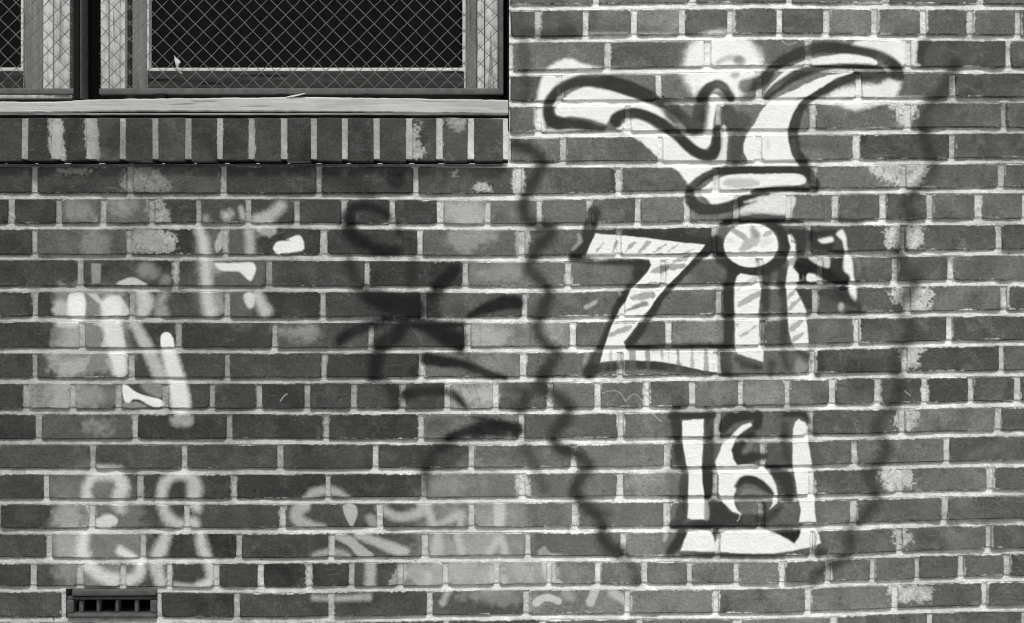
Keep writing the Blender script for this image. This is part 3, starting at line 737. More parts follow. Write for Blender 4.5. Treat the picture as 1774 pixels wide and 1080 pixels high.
stroke('d', [(790, 140), (880, 70), (1000, 80), (1120, 160), (1190, 220)], [40, 90, 90, 80, 40], DK, op=0.97, soft=6)
fill(0, mixp(('c', (1410, 340), (1430, 260), (1480, 222), (1500, 245), (1550, 262), (1575, 320), (1585, 500), (1610, 700), (1640, 850), (1665, 1030)), ('d', (1650, 350), (1668, 535), (1590, 530), (1480, 535), (1500, 400), (1470, 280)), ('c', (1450, 1000), (1430, 850), (1410, 700), (1405, 500))), WH, .98, 3.5, 1.5, smooth=False)
fill('d', ((260, 650), (400, 632), (500, 640), (540, 690), (560, 750), (600, 720), (620, 660), (700, 630), (900, 628), (1120, 628), (1230, 660), (1330, 710), (1425, 768), (1480, 700), (1520, 600), (1660, 600), (1690, 650), (1720, 760), (1640, 800), (1400, 855), (1200, 875), (900, 875), (740, 870), (600, 855), (400, 855), (180, 850), (210, 760)), WH, .97, 4, 1.5, smooth=False)
stroke('d', [(1520, 610), (1580, 570), (1660, 590)], [40, 60, 50], .7, op=.6, soft=6)
stroke('d', [(570, 640), (562, 740)], [70, 18], DK, op=0.90, soft=4)
stroke('d', [(1633, 650), (1633, 850)], 9, DK, op=0.97, soft=1.5, rag=.8)
stroke('d', [(605, 660), (605, 850)], 8, DK, op=0.56, soft=1.5, rag=.8)
# scratches
for reg, p in [(11, [(640, 635), (700, 618), (760, 630), (800, 690)]), (11, [(800, 690), (860, 640), (910, 680), (960, 750), (1045, 830)]), (10, [(20, 690), (40, 660), (65, 640)]), (4, [(250, 155), (290, 185), (350, 170)]), (12, [(1090, 620), (1130, 650)])]:
    stroke(reg, p, 8, .55, op=.55, soft=1.2, rag=.5)
for reg, p in [('f', [(1110, 880), (1140, 990)]), ('f', [(1240, 870), (1290, 1040)]), ('f', [(1170, 880), (1210, 960)]), (12, [(550, 345), (680, 390), (780, 410), (860, 400)]), ('e', [(1190, 20), (1245, 90), (1225, 200)])]:
    stroke(reg, p, 7, .05, op=.6, soft=1.2, rag=.8)

# dark hairlines along the brick edges, broken up by noise
_hairline = (NM * .6 + vnoise(55, 21) * .5)
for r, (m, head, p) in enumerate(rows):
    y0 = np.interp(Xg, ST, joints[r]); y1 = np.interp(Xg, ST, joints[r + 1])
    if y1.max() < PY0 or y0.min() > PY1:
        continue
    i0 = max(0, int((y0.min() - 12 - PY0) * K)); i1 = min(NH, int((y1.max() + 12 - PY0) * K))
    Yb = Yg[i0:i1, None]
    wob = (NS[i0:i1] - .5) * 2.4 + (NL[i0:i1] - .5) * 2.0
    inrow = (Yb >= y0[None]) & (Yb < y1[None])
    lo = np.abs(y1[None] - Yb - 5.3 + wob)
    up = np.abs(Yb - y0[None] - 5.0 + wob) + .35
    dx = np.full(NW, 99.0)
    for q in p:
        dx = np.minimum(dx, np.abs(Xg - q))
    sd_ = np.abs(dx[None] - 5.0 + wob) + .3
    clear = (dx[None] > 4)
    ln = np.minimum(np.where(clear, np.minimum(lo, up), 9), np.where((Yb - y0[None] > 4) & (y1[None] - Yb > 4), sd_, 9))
    a = np.clip(1.15 - ln, 0, 1) * np.clip((_hairline[i0:i1] - .52) * 9, 0, 1) * inrow
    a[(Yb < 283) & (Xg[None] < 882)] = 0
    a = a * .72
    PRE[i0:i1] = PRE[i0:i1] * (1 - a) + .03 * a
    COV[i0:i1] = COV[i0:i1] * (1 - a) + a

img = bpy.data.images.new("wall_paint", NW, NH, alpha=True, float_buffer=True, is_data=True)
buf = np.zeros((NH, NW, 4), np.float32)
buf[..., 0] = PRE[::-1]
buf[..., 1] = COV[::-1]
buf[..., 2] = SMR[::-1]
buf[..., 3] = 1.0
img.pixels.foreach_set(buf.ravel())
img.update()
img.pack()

# ================================================================== materials
WARM = (1.0, 0.995, 0.972)


class NT:
    def __init__(self, name):
        self.m = bpy.data.materials.new(name)
        self.m.use_nodes = True
        self.t = self.m.node_tree
        self.b = self.t.nodes["Principled BSDF"]
        self.b.inputs["Specular IOR Level"].default_value = 0.06

    def n(self, kind, **kw):
        nd = self.t.nodes.new(kind)
        for k, v in kw.items():
            setattr(nd, k, v)
        return nd

    def put(self, sock, v):
        if hasattr(v, "links") or isinstance(v, bpy.types.NodeSocket):
            self.t.links.new(v, sock)
        else:
            sock.default_value = v

    def math(self, op, a, b=None, c=None, clamp=False):
        nd = self.n("ShaderNodeMath", operation=op, use_clamp=clamp)
        for i, v in enumerate((a, b, c)):
            if v is not None:
                self.put(nd.inputs[i], v)
        return nd.outputs[0]

    def mixf(self, f, a, b):
        nd = self.n("ShaderNodeMix", data_type='FLOAT')
        self.put(nd.inputs[0], f); self.put(nd.inputs[2], a); self.put(nd.inputs[3], b)
        return nd.outputs[0]

    def rng(self, v, a, b, c=0.0, d=1.0, smooth=False):
        nd = self.n("ShaderNodeMapRange")
        nd.interpolation_type = 'SMOOTHSTEP' if smooth else 'LINEAR'
        self.put(nd.inputs[0], v)
        for i, q in enumerate((a, b, c, d)):
            self.put(nd.inputs[i + 1], q)
        return nd.outputs[0]

    def noise(self, vec, scale, detail=3, rough=.55, dist=0.0):
        nd = self.n("ShaderNodeTexNoise")
        self.put(nd.inputs["Vector"], vec)
        nd.inputs["Scale"].default_value = scale
        nd.inputs["Detail"].default_value = detail
        nd.inputs["Roughness"].default_value = rough
        nd.inputs["Distortion"].default_value = dist
        return nd.outputs["Fac"]

    def vmath(self, op, a, b):
        nd = self.n("ShaderNodeVectorMath", operation=op)
        self.put(nd.inputs[0], a); self.put(nd.inputs[1], b)
        return nd.outputs[0]

    def tint(self, v):
        c = self.n("ShaderNodeCombineColor")
        for i in range(3):
            self.t.links.new(self.math('MULTIPLY', v, WARM[i]), c.inputs[i])
        return c.outputs[0]

    def bump(self, h, strength, dist):
        b = self.n("ShaderNodeBump")
        b.inputs["Strength"].default_value = strength
        b.inputs["Distance"].default_value = dist
        self.t.links.new(h, b.inputs["Height"])
        self.t.links.new(b.outputs[0], self.b.inputs["Normal"])

    def pos(self):
        return self.n("ShaderNodeNewGeometry").outputs["Position"]

    def attr(self, name):
        a = self.n("ShaderNodeAttribute", attribute_name=name)
        return a.outputs["Fac"]


def paint_maps(T, pos):
    s = T.n("ShaderNodeSeparateXYZ")
    T.t.links.new(pos, s.inputs[0])
    u = T.rng(s.outputs[0], wx(PX0), wx(PX1))
    v = T.rng(s.outputs[2], wz(PY1), wz(PY0))
    c = T.n("ShaderNodeCombineXYZ")
    T.t.links.new(u, c.inputs[0]); T.t.links.new(v, c.inputs[1])
    for nd in (u.node, v.node):
        nd.clamp = False
    im = T.n("ShaderNodeTexImage", image=img, extension='CLIP', interpolation='Cubic')
    T.t.links.new(c.outputs[0], im.inputs[0])
    sp = T.n("ShaderNodeSeparateColor")
    T.t.links.new(im.outputs[0], sp.inputs[0])
    return s, sp.outputs[0], sp.outputs[1], sp.outputs[2]


def mortar_tone(T, pos, s):
    x = s.outputs[0]
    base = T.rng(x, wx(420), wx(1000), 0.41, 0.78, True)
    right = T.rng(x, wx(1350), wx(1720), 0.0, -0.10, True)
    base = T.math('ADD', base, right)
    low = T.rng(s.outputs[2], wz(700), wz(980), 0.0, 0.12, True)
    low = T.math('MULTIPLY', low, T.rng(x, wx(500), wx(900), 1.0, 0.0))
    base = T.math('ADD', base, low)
    n1 = T.noise(pos, 55, 5, .65)
    n2 = T.noise(pos, 420, 3, .7)
    n3 = T.noise(pos, 9, 3, .5)
    f = T.math('MULTIPLY', T.rng(n1, .25, .75, .72, 1.22), T.rng(n2, .2, .8, .72, 1.24))
    f = T.math('MULTIPLY', f, T.rng(n3, .25, .75, .68, 1.18))
    pit = T.rng(T.noise(pos, 230, 3, .7), .30, .38, .45, 1.0)
    f = T.math('MULTIPLY', f, pit)
    hole = T.rng(T.noise(pos, 85, 4, .65, .6), .29, .34, .35, 1.0)
    f = T.math('MULTIPLY', f, hole)
    stain = T.rng(T.noise(T.vmath('MULTIPLY', pos, (7.0, 7.0, 2.5)), 1.0, 5, .65), .32, .55, .70, 1.05)
    f = T.math('MULTIPLY', f, stain)
    return T.math('MULTIPLY', base, f)


def painted(T, pos, base, pre, cov, worn):
    # worn: fine noise; thin paint catches the high grain only
    worn = T.math('ADD', T.math('MULTIPLY', worn, .55), T.math('MULTIPLY', T.noise(pos, 60, 6, .72, .5), .45))
    edge = T.math('MULTIPLY', T.math('MULTIPLY', cov, T.math('SUBTRACT', 1.0, cov)), 3.4)
    k = T.math('ADD', cov, T.math('MULTIPLY', edge, T.math('SUBTRACT', worn, .5)), clamp=True)
    k = T.math('MULTIPLY', k, T.rng(worn, .25, .5, .90, 1.0))
    tone = T.math('DIVIDE', pre, T.math('MAXIMUM', cov, .001))
    tone = T.math('MULTIPLY', tone, T.rng(T.noise(pos, 24, 5, .65), .3, .7, .93, 1.03))
    p = T.math('MULTIPLY', tone, k)
    out = T.math('ADD', T.math('MULTIPLY', base, T.math('SUBTRACT', 1.0, k)), p)
    return out


def make_brick():
    T = NT("fired_brick")
    pos = T.pos()
    s, pre, cov, smr = paint_maps(T, pos)
    rnd = T.attr("rnd")
    off = T.n("ShaderNodeCombineXYZ")
    T.t.links.new(T.math('MULTIPLY', rnd, 37.0), off.inputs[0])
    T.t.links.new(T.math('MULTIPLY', rnd, 91.0), off.inputs[2])
    bp = T.vmath('ADD', pos, off.outputs[0])
    tone = T.attr("tone")
    mott = T.noise(bp, 13, 6, .62, .4)
    grain = T.noise(pos, 430, 3, .7)
    mid = T.noise(bp, 120, 4, .65)
    drag = T.noise(T.vmath('MULTIPLY', bp, (14.0, 40.0, 190.0)), 1.0, 4, .6, .3)
    amp = T.rng(rnd, 0, 1, .55, 1.35)
    f = T.math('ADD', 1.0, T.math('MULTIPLY', T.rng(mott, .2, .8, -.5, .5), amp))
    f = T.math('MULTIPLY', f, T.rng(grain, .25, .75, .62, 1.40))
    f = T.math('MULTIPLY', f, T.rng(mid, .2, .8, .74, 1.28))
    f = T.math('MULTIPLY', f, T.rng(drag, .2, .8, .90, 1.1))
    pit = T.rng(T.noise(bp, 260, 2, .6), .26, .34, .35, 1.0)
    f = T.math('MULTIPLY', f, pit)
    big = T.noise(pos, 2.6, 3, .5)
    f = T.math('MULTIPLY', f, T.rng(big, .3, .7, .86, 1.14))
    burn = T.rng(T.noise(bp, 7.5, 4, .6, .6), .60, .72)
    f = T.math('MULTIPLY', f, T.math('SUBTRACT', 1.0, T.math('MULTIPLY', burn, .38)))
    scuff = T.noise(T.vmath('MULTIPLY', bp, (22.0, 60.0, 120.0)), 1.0, 6, .75, 1.0)
    chip = T.rng(T.noise(bp, 70, 5, .75, 1.2), .30, .36, .55, 1.0)
    f = T.math('MULTIPLY', f, chip)
    base = T.math('MULTIPLY', tone, f)
    # lime bloom in soft streaks and specks
    bloom = T.math('MULTIPLY', T.rng(T.noise(bp, 20, 6, .72, .8), .52, .76), T.rng(grain, .35, .6))
    base = T.mixf(T.math('MULTIPLY', bloom, T.rng(s.outputs[0], wx(500), wx(1000), .16, .38)), base, .46)
    base = T.mixf(T.math('MULTIPLY', T.rng(scuff, .60, .74), .22), base, .40)
    speck = T.rng(T.noise(bp, 330, 1, .5), .735, .76)
    base = T.mixf(T.math('MULTIPLY', speck, .22), base, .4)
    mt = mortar_tone(T, pos, s)
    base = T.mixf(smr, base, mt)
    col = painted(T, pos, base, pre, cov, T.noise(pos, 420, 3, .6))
    T.t.links.new(T.tint(col), T.b.inputs["Base Color"])
    T.put(T.b.inputs["Roughness"], T.mixf(cov, .92, .62))
    h = T.math('ADD', T.math('MULTIPLY', mid, .9), T.math('MULTIPLY', drag, .25))
    h = T.math('ADD', h, T.math('ADD', T.math('MULTIPLY', pit, .5), T.math('MULTIPLY', chip, .8)))
    h = T.math('ADD', h, T.math('MULTIPLY', grain, .25))
    h = T.math('ADD', h, T.math('MULTIPLY', smr, .5))
    T.bump(h, .7, .0026)
    return T.m


def make_mortar():
    T = NT("lime_mortar")
    pos = T.pos()
    s, pre, cov, smr = paint_maps(T, pos)
    mt = mortar_tone(T, pos, s)
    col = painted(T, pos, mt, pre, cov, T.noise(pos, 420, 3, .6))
    T.t.links.new(T.tint(col), T.b.inputs["Base Color"])
    T.b.inputs["Roughness"].default_value = .95
    h = T.math('ADD', T.noise(pos, 150, 5, .7), T.math('MULTIPLY', T.noise(pos, 700, 2, .6), .4))
    T.bump(h, .8, .004)
    return T.m


def make_wood(name, tone, along='X', contrast=1.0, crack=.5):
    T = NT(name)
    pos = T.pos()
    st = {'X': (5.0, 60.0, 95.0), 'Z': (95.0, 60.0, 5.0)}[along]
    p = T.vmath('MULTIPLY', pos, st)
    g = T.noise(p, 1.0, 6, .62, .6)
    g2 = T.noise(p, 4.0, 3, .6)
    big = T.noise(pos, 5, 3, .5)
    fine = T.noise(pos, 700, 2, .5)
    f = T.rng(g, .25, .75, 1 - .42 * contrast, 1 + .30 * contrast)
    f = T.math('MULTIPLY', f, T.rng(g2, .2, .8, 1 - .22 * contrast, 1 + .18 * contrast))
    f = T.math('MULTIPLY', f, T.rng(big, .25, .75, .78, 1.16))
    f = T.math('MULTIPLY', f, T.rng(fine, .2, .8, .86, 1.12))
    ck = T.rng(T.noise(T.vmath('MULTIPLY', pos, tuple(q * .8 for q in st)), 1.6, 2, .4), .30, .335, 1 - crack, 1.0)
    f = T.math('MULTIPLY', f, ck)
    col = T.math('MULTIPLY', f, tone)
    T.t.links.new(T.tint(col), T.b.inputs["Base Color"])
    T.b.inputs["Roughness"].default_value = .85
    T.bump(T.math('ADD', g, ck), .6, .002)
    return T.m


def make_plain(name, tone, rough=.7, metal=0.0, var=.3, spec=.3, sc1=60):
    T = NT(name)
    pos = T.pos()
    f = T.math('MULTIPLY', T.rng(T.noise(pos, sc1, 4, .6), .25, .75, 1 - var, 1 + var), T.rng(T.noise(pos, 600, 2, .5), .2, .8, 1 - var * .5, 1 + var * .5))
    T.t.links.new(T.tint(T.math('MULTIPLY', f, tone)), T.b.inputs["Base Color"])
    T.b.inputs["Roughness"].default_value = rough
    T.b.inputs["Metallic"].default_value = metal
    T.b.inputs["Specular IOR Level"].default_value = spec
    T.bump(T.noise(pos, 180, 4, .6), .4, .0015)
    return T.m


M_BRICK = make_brick()
M_MORTAR = make_mortar()
M_SILL = make_wood("weathered_sill_wood", .46, 'X', .55, .35)
M_PALE = make_wood("bleached_jamb_wood", .60, 'Z', .8, .5)
M_MID = make_wood("grey_sash_wood", .22, 'Z', .9, .5)
M_BEAD = make_wood("white_bead_wood", .66, 'X', .4, .2)
M_RAIL = make_wood("dark_rail_wood", .05, 'X', 1.3, .7)
M_BAR = make_plain("painted_screen_steel", .085, .6, 0, .35)
M_WIRE = make_plain("galvanised_wire", .13, .6, 0, .3)
M_BLACK = make_plain("dark_painted_steel", .012, .9, 0, .3, .03)
M_VOID = make_plain("unlit_gap_black", .006, .95, 0, .2, .05)  # black colour stands in for unlit space behind frames and grille
M_GLASS = make_plain("dusty_dark_glass", .008, .6, 0, .3, .02)
M_IRON = make_plain("blackened_cast_iron", .07, .6, 0, .4)
M_CLOTH = make_plain("bleached_rag", .42, .95, 0, .2)
M_GROUND = make_plain("concrete_pavement", .32, .9, 0, .25, .2, 6)
M_STONE = make_plain("lintel_stone", .35, .9, 0, .25, .2, 20)


# ================================================================== object helpers
def link(name, me, mat, parent=None):
    o = bpy.data.objects.new(name, me)
    if mat is not None:
        me.materials.append(mat)
    COL.objects.link(o)
    if parent is not None:
        o.parent = parent
        o.matrix_parent_inverse = parent.matrix_world.inverted()
    return o


def thing(name, label, cat, loc, group=None):
    o = bpy.data.objects.new(name, None)
    o.empty_display_size = .1
    o.location = loc
    COL.objects.link(o)
    o["label"] = label
    o["category"] = cat
    if group:
        o["group"] = group
    bpy.context.view_layer.update()
    return o


def box_mesh(name, x0, x1, z0, z1, y0, y1, bev=.0015, jit=0.0, cuts=0):
    bm = bmesh.new()
    bmesh.ops.create_cube(bm, size=1)
    for v in bm.verts:
        v.co = Vector((x0 + (v.co.x + .5) * (x1 - x0), y0 + (v.co.y + .5) * (y1 - y0), z0 + (v.co.z + .5) * (z1 - z0)))
        if jit:
            v.co += Vector((random.uniform(-jit, jit), random.uniform(-jit, jit) * .5, random.uniform(-jit, jit)))
    if bev:
        bmesh.ops.bevel(bm, geom=bm.edges[:], offset=bev, segments=2, affect='EDGES', profile=.6)
    me = bpy.data.meshes.new(name)
    bm.to_mesh(me)
    bm.free()
    return me


def pbox(name, px0, px1, py0, py1, d0, d1, mat, parent, bev=.0015, jit=0.0):
    """box whose front face covers the given wall units, front at depth d0, back at depth d1"""
    me = box_mesh(name, wx(px0, d0), wx(px1, d0), wz(py1, d0), wz(py0, d0), d0, d1, bev, jit)
    return link(name, me, mat, parent)


# ================================================================== ground
bm = bmesh.new()
bmesh.ops.create_grid(bm, x_segments=1, y_segments=1, size=60)
me = bpy.data.meshes.new("pavement")
bm.to_mesh(me); bm.free()
ground = link("pavement", me, M_GROUND)
ground["kind"] = "structure"

# ================================================================== the brick wall
wall = thing("brick_wall", "old common bond brick wall with spray painted horned figure and number 161", "wall", (0, 0.11, 0))

TONE_FIX = {  # (row, near x): tone
    (6, 804): .26, (6, 889): .17, (7, 815): .12, (8, 895): .16, (10, 900): .22, (12, 817): .26, (11, 818): .13, (13, 816): .15,
    (17, 825): .16, (18, 732): .18, (18, 816): .20, (18, 906): .22, (15, 818): .11, (16, 737): .085, (16, 907): .15,
    (18, 994): .17, (12, 993): .17, (7, 141): .10, (6, 141): .11, (6, 221): .11, (10, 558): .075, (5, 305): .07,
    (15, 120): .10, (16, 120): .16, (17, 166): .10, (18, 176): .13, (12, 85): .2, (12, 165): .09, (13, 149): .09,
    (15, 985): .15, (14, 1076): .17, (7, 1155): .055, (1, 1665): .075, (2, 1565): .10, (10, 1565): .085, (11, 1650): .07, (12, 1642): .07,
    (4, 1567): .075, (7, 1480): .095, (11, 1488): .075, (13, 1480): .10,
}


def brick_tone(m, cx):
    for (r, x), t in TONE_FIX.items():
        if r == m and abs(x - cx) < 25:
            return t
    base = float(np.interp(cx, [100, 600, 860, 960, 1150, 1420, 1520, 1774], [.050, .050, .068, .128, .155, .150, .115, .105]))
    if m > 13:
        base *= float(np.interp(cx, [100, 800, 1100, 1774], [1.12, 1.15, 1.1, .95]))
    return base * random.choice((random.uniform(.72, .95), random.uniform(.9, 1.15), random.uniform(1.0, 1.34)))


def brick_verts(xa, xb, r, gap, front, back, wob):
    """outline of one brick (10 points), chamfered front, in world metres; xa/xb in wall units"""
    g = gap / 2
    x0, x1 = xa + g + random.uniform(-wob, wob), xb - g + random.uniform(-wob, wob)
    L = x1 - x0

    def top(x): return jy(r, x) + g
    def bot(x): return jy(r + 1, x) - g
    def rr(): return random.uniform(1.2, 4.5) if random.random() > .12 else random.uniform(4.5, 6.5)
    W = lambda k=1.0: random.uniform(-wob, wob) * k
    xm_ = x0 + random.uniform(.35, .65) * L
    xn_ = x0 + random.uniform(.35, .65) * L
    c1, c2, c3, c4 = rr(), rr(), rr(), rr()
    P = [(x0 + c1, top(x0) + W(.6)), (xm_, top(xm_) + W()), (x1 - c2, top(x1) + W(.6)), (x1 + W(.6), top(x1) + c2 * .8),
         (x1 + W(.6), bot(x1) - c3 * .8), (x1 - c3, bot(x1) + W(.6)), (xn_, bot(xn_) + W()), (x0 + c4, bot(x0) + W(.6)),
         (x0 + W(.6), bot(x0) - c4 * .8), (x0 + W(.6), top(x0) + c1 * .8)]
    c = (sum(p[0] for p in P) / 10, sum(p[1] for p in P) / 10)
    ch = random.uniform(1.3, 2.3)
    V = []
    tilt_x, tilt_z = random.uniform(-.0012, .0012), random.uniform(-.0009, .0009)
    for (x, y) in P:          # front ring, drawn in a little
        hx, hy = max(abs(x - c[0]), 1), max(abs(y - c[1]), 1)
        xx = c[0] + (x - c[0]) * (1 - ch / max(L / 2, 1))
        yy = c[1] + (y - c[1]) * (1 - ch / 22.0)
        V.append((wx(xx), front + tilt_x * (xx - c[0]) / (L / 2) + tilt_z * (yy - c[1]) / 22, wz(yy)))
    for (x, y) in P:
        V.append((wx(x), front + .0022 + random.uniform(0, .001), wz(y)))
    for (x, y) in P:
        V.append((wx(x), back, wz(y)))
    F = [tuple(range(9, -1, -1))]
    for a in (0, 10):
        for i in range(10):
            j = (i + 1) % 10
            F.append((a + i, a + j, a + 10 + j, a + 10 + i))
    return V, F


def set_attr(me, name, vals):
    at = me.attributes.new(name, 'FLOAT', 'POINT')
    at.data.foreach_set("value", np.array(vals, np.float32))


far_V, far_F, far_T, far_R = [], [], [], []
n_brick = 0
for r, (m, head, p) in enumerate(rows):
    for i in range(len(p) - 1):
        xa, xb = p[i], p[i + 1]
        yc = (jy(r, (xa + xb) / 2) + jy(r + 1, (xa + xb) / 2)) / 2
        # window opening and its sill course
        if m <= 4 and yc > OPEN_T:
            if xb > OPEN_L and xa < OPEN_R:
                if xa < OPEN_L and OPEN_L - xa > 30:
                    xb = OPEN_L
                elif xb > OPEN_R and xb - OPEN_R > 30:
                    xa = OPEN_R - 3
                else:
                    continue
        # iron vent
        if m == 19 and xa < 262 and xb > 120:
            if m == 19 or True:
                if xa < 100:
                    xb = 111
                elif xb > 285:
                    xa = 274
                else:
                    continue
        if xb - xa < 20:
            continue
        gap = random.uniform(9.0, 10.8)
        if m == 8 and abs(xa - 1551) < 2:
            pass
        fr = random.uniform(-.0012, .0014)
        V, F = brick_verts(xa, xb, r, gap, fr, .10, 1.05)
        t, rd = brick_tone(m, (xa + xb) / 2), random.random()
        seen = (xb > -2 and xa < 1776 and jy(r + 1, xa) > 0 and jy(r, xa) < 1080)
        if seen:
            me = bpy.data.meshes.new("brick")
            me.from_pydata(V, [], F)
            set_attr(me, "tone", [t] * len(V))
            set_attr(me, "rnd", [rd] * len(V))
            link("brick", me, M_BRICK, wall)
            n_brick += 1
        else:
            b0 = len(far_V)
            far_V += V
            far_F += [tuple(b0 + q for q in f) for f in F]
            far_T += [t] * len(V)
            far_R += [rd] * len(V)
me = bpy.data.meshes.new("outer_brickwork")
me.from_pydata(far_V, [], far_F)
set_attr(me, "tone", far_T)
set_attr(me, "rnd", far_R)
o = link("outer_brickwork", me, M_BRICK, wall)
o["kind"] = "stuff"
print("bricks", n_brick)

# mortar: one uneven sheet a few millimetres behind the brick faces, open at the window
xs = np.concatenate([np.arange(XL, -40, 60), np.arange(-40, 1814, 4.0), np.arange(1814, XR, 60), [XR]])
ys = np.concatenate([np.arange(jy(0, 900), -40, 60), np.arange(-40, 1120, 2.5), np.arange(1120, 1080 + ZB / S, 60), [1080 + ZB / S]])
# snap grid lines to the opening
for lst, v in ((xs, OPEN_L), (xs, OPEN_R), (ys, OPEN_T), (ys, 283.0), (xs, 113.0), (xs, 272.0), (ys, 1021.0), (ys, 1072.0)):
    lst[np.argmin(np.abs(lst - v))] = v
nx, ny = len(xs), len(ys)
g = np.random.default_rng(5)


def grid_noise(cell):
    a = g.random((int((ys[-1] - ys[0]) / cell) + 3, int((xs[-1] - xs[0]) / cell) + 3))
    yy, xx = (ys - ys[0]) / cell, (xs - xs[0]) / cell
    yi, xi = yy.astype(int), xx.astype(int)
    fy, fx = (yy - yi)[:, None], (xx - xi)[None]
    return (a[yi][:, xi] * (1 - fx) + a[yi][:, xi + 1] * fx) * (1 - fy) + (a[yi + 1][:, xi] * (1 - fx) + a[yi + 1][:, xi + 1] * fx) * fy


dep = .0050 + (grid_noise(90) - .5) * .0030 + (grid_noise(14) - .5) * .0022 + (grid_noise(5) - .5) * .0016
co = np.zeros((ny, nx, 3))
co[..., 0] = (xs[None] - CX) * S
# weather-struck bed joints: deep under the upper brick, nearly flush over the lower one
run = np.zeros((ny, nx)); near = np.full((ny, nx), 99.0)
for jj in joints:
    jl = np.interp(xs, ST, jj)
    dy = ys[:, None] - jl[None]
    hit = np.abs(dy) < np.abs(near)
    near = np.where(hit, dy, near)
bed = np.clip(1 - (np.abs(near) - 5.5) / 2.0, 0, 1)
lean = (.55 + .75 * grid_noise(70))
dep = dep - np.clip(near / 5.5, -1, 1) * bed * .0031 * lean
dep = dep + np.clip((grid_noise(120) - .70) * 6, 0, 1) * np.clip((grid_noise(22) - .35) * 3, 0, 1) * .0050
dep = np.clip(dep, .0010, .0140)
rake = np.clip(1 - np.abs(ys - 283.5)[:, None] / 6.0, 0, 1) * (xs[None] < 872)
co[..., 1] = dep + rake * .012
co[..., 2] = CZ + (CY - ys[:, None]) * S
idx = np.arange(nx * ny).reshape(ny, nx)
xm, ym = (xs[:-1] + xs[1:]) / 2, (ys[:-1] + ys[1:]) / 2
hole = ((xm[None] > OPEN_L) & (xm[None] < OPEN_R) & (ym[:, None] > OPEN_T) & (ym[:, None] < 283))
hole |= ((xm[None] > 113) & (xm[None] < 272) & (ym[:, None] > 1021) & (ym[:, None] < 1072))
keep = ~hole
a, b = idx[:-1, :-1][keep], idx[:-1, 1:][keep]
c, d = idx[1:, 1:][keep], idx[1:, :-1][keep]
faces = np.stack([a, d, c, b], 1)
me = bpy.data.meshes.new("mortar")
me.from_pydata(co.reshape(-1, 3).tolist(), [], faces.tolist())
link("mortar", me, M_MORTAR, wall)

# masonry core behind the face
bt = jy(0, 900)
for (x0, x1, y0, y1) in ((XL, OPEN_L, bt, 1080 + ZB / S), (OPEN_R, XR, bt, 1080 + ZB / S), (OPEN_L, OPEN_R, bt, OPEN_T - 1), (OPEN_L, OPEN_R, 284, 1019), (OPEN_L, 112, 1020, 1073), (273, OPEN_R, 1020, 1073), (OPEN_L, OPEN_R, 1074, 1080 + ZB / S)):
    me = box_mesh("masonry_core", (x0 + 1 - CX) * S, (x1 - 1 - CX) * S, CZ + (CY - y1) * S, CZ + (CY - y0) * S, .013, .28, 0)
    link("masonry_core", me, M_MORTAR, wall)

# sill course: bricks on edge, standing proud of the wall
RL = [102, 163, 216, 272, 329, 383.6, 438, 494, 545.5, 599, 654, 709.6, 762, 816, 877]
while RL[0] > OPEN_L + 40:
    RL.insert(0, RL[0] - random.uniform(53.5, 55.5))
GAPS = {102: 17, 163: 19}
PROUD = -.020
for i in range(len(RL) - 1):
    ga = GAPS.get(RL[i], 10.5) / 2
    gb = GAPS.get(RL[i + 1], 10.5) / 2
    xa, xb = RL[i] + ga, RL[i + 1] - gb
    me = box_mesh("sill_brick", wx(xa), wx(xb), wz(ROWLOCK_B + random.uniform(-1.5, 1.0)), wz(ROWLOCK_T + random.uniform(0, 1.5)), PROUD + random.uniform(-.001, .001), .09, .0026, .0009)
    t = random.uniform(.040, .062)
    if 700 < xa < 830:
        t *= 1.15
    nv = len(me.vertices)
    set_attr(me, "tone", [t] * nv)
    set_attr(me, "rnd", [random.random()] * nv)
    o = link("sill_brick", me, M_BRICK, wall)
me = box_mesh("sill_mortar", wx(OPEN_L), wx(880), wz(ROWLOCK_B - 4), wz(ROWLOCK_T + 1), PROUD + .0035, .088, .001)
link("sill_mortar", me, M_MORTAR, wall)
me = box_mesh("lintel", wx(OPEN_L - 60), wx(OPEN_R + 60), wz(OPEN_T), wz(OPEN_T - 100), -.006, .012, .004)
link("lintel", me, M_STONE, wall)

# ================================================================== wooden sill board
sill = thing("window_sill", "weathered pale wooden sill board under the screened windows", "window sill", (wx(300), .04, wz(203)))
n = 150
xs2 = np.linspace(OPEN_L + 8, 880.5, n)
V, F = [], []
SF = -.012


def sill_top(x):
    return float(np.interp(x, [-600, 95, 180, 330, 520, 640, 880], [177, 177.5, 173, 171.5, 169.5, 171, 174.5]))


def sill_bot(x):
    return float(np.interp(x, [-600, 95, 180, 330, 640, 880], [197, 197, 195.5, 194.5, 196, 199.5]))


for x in xs2:
    t, b_ = sill_top(x) + random.uniform(-.5, .6), sill_bot(x) + random.uniform(-.9, .4)
    sec = [(.20, t - 3), (SF + .003, t), (SF, t + 2), (SF + random.uniform(0, .0006), (t + b_) / 2), (SF, b_ - 2), (SF + .003, b_), (.20, b_)]
    for (dd, py) in sec:
        V.append((wx(x, 0), dd, wz(py)))
k = 7
for i in range(n - 1):
    for j in range(k):
        a, b_ = i * k + j, i * k + (j + 1) % k
        F.append((a, a + k, b_ + k, b_))
F.append(tuple(range(k)))
F.append(tuple(range((n - 1) * k + k - 1, (n - 1) * k - 1, -1)))
me = bpy.data.meshes.new("board")
me.from_pydata(V, [], F)
link("board", me, M_SILL, sill)
# thin moulding under the board
me = box_mesh("under_strip", wx(OPEN_L + 10), wx(879), wz(199.6), wz(197.6), -.009, .1, .0006)
link("under_strip", me, M_SILL, sill)
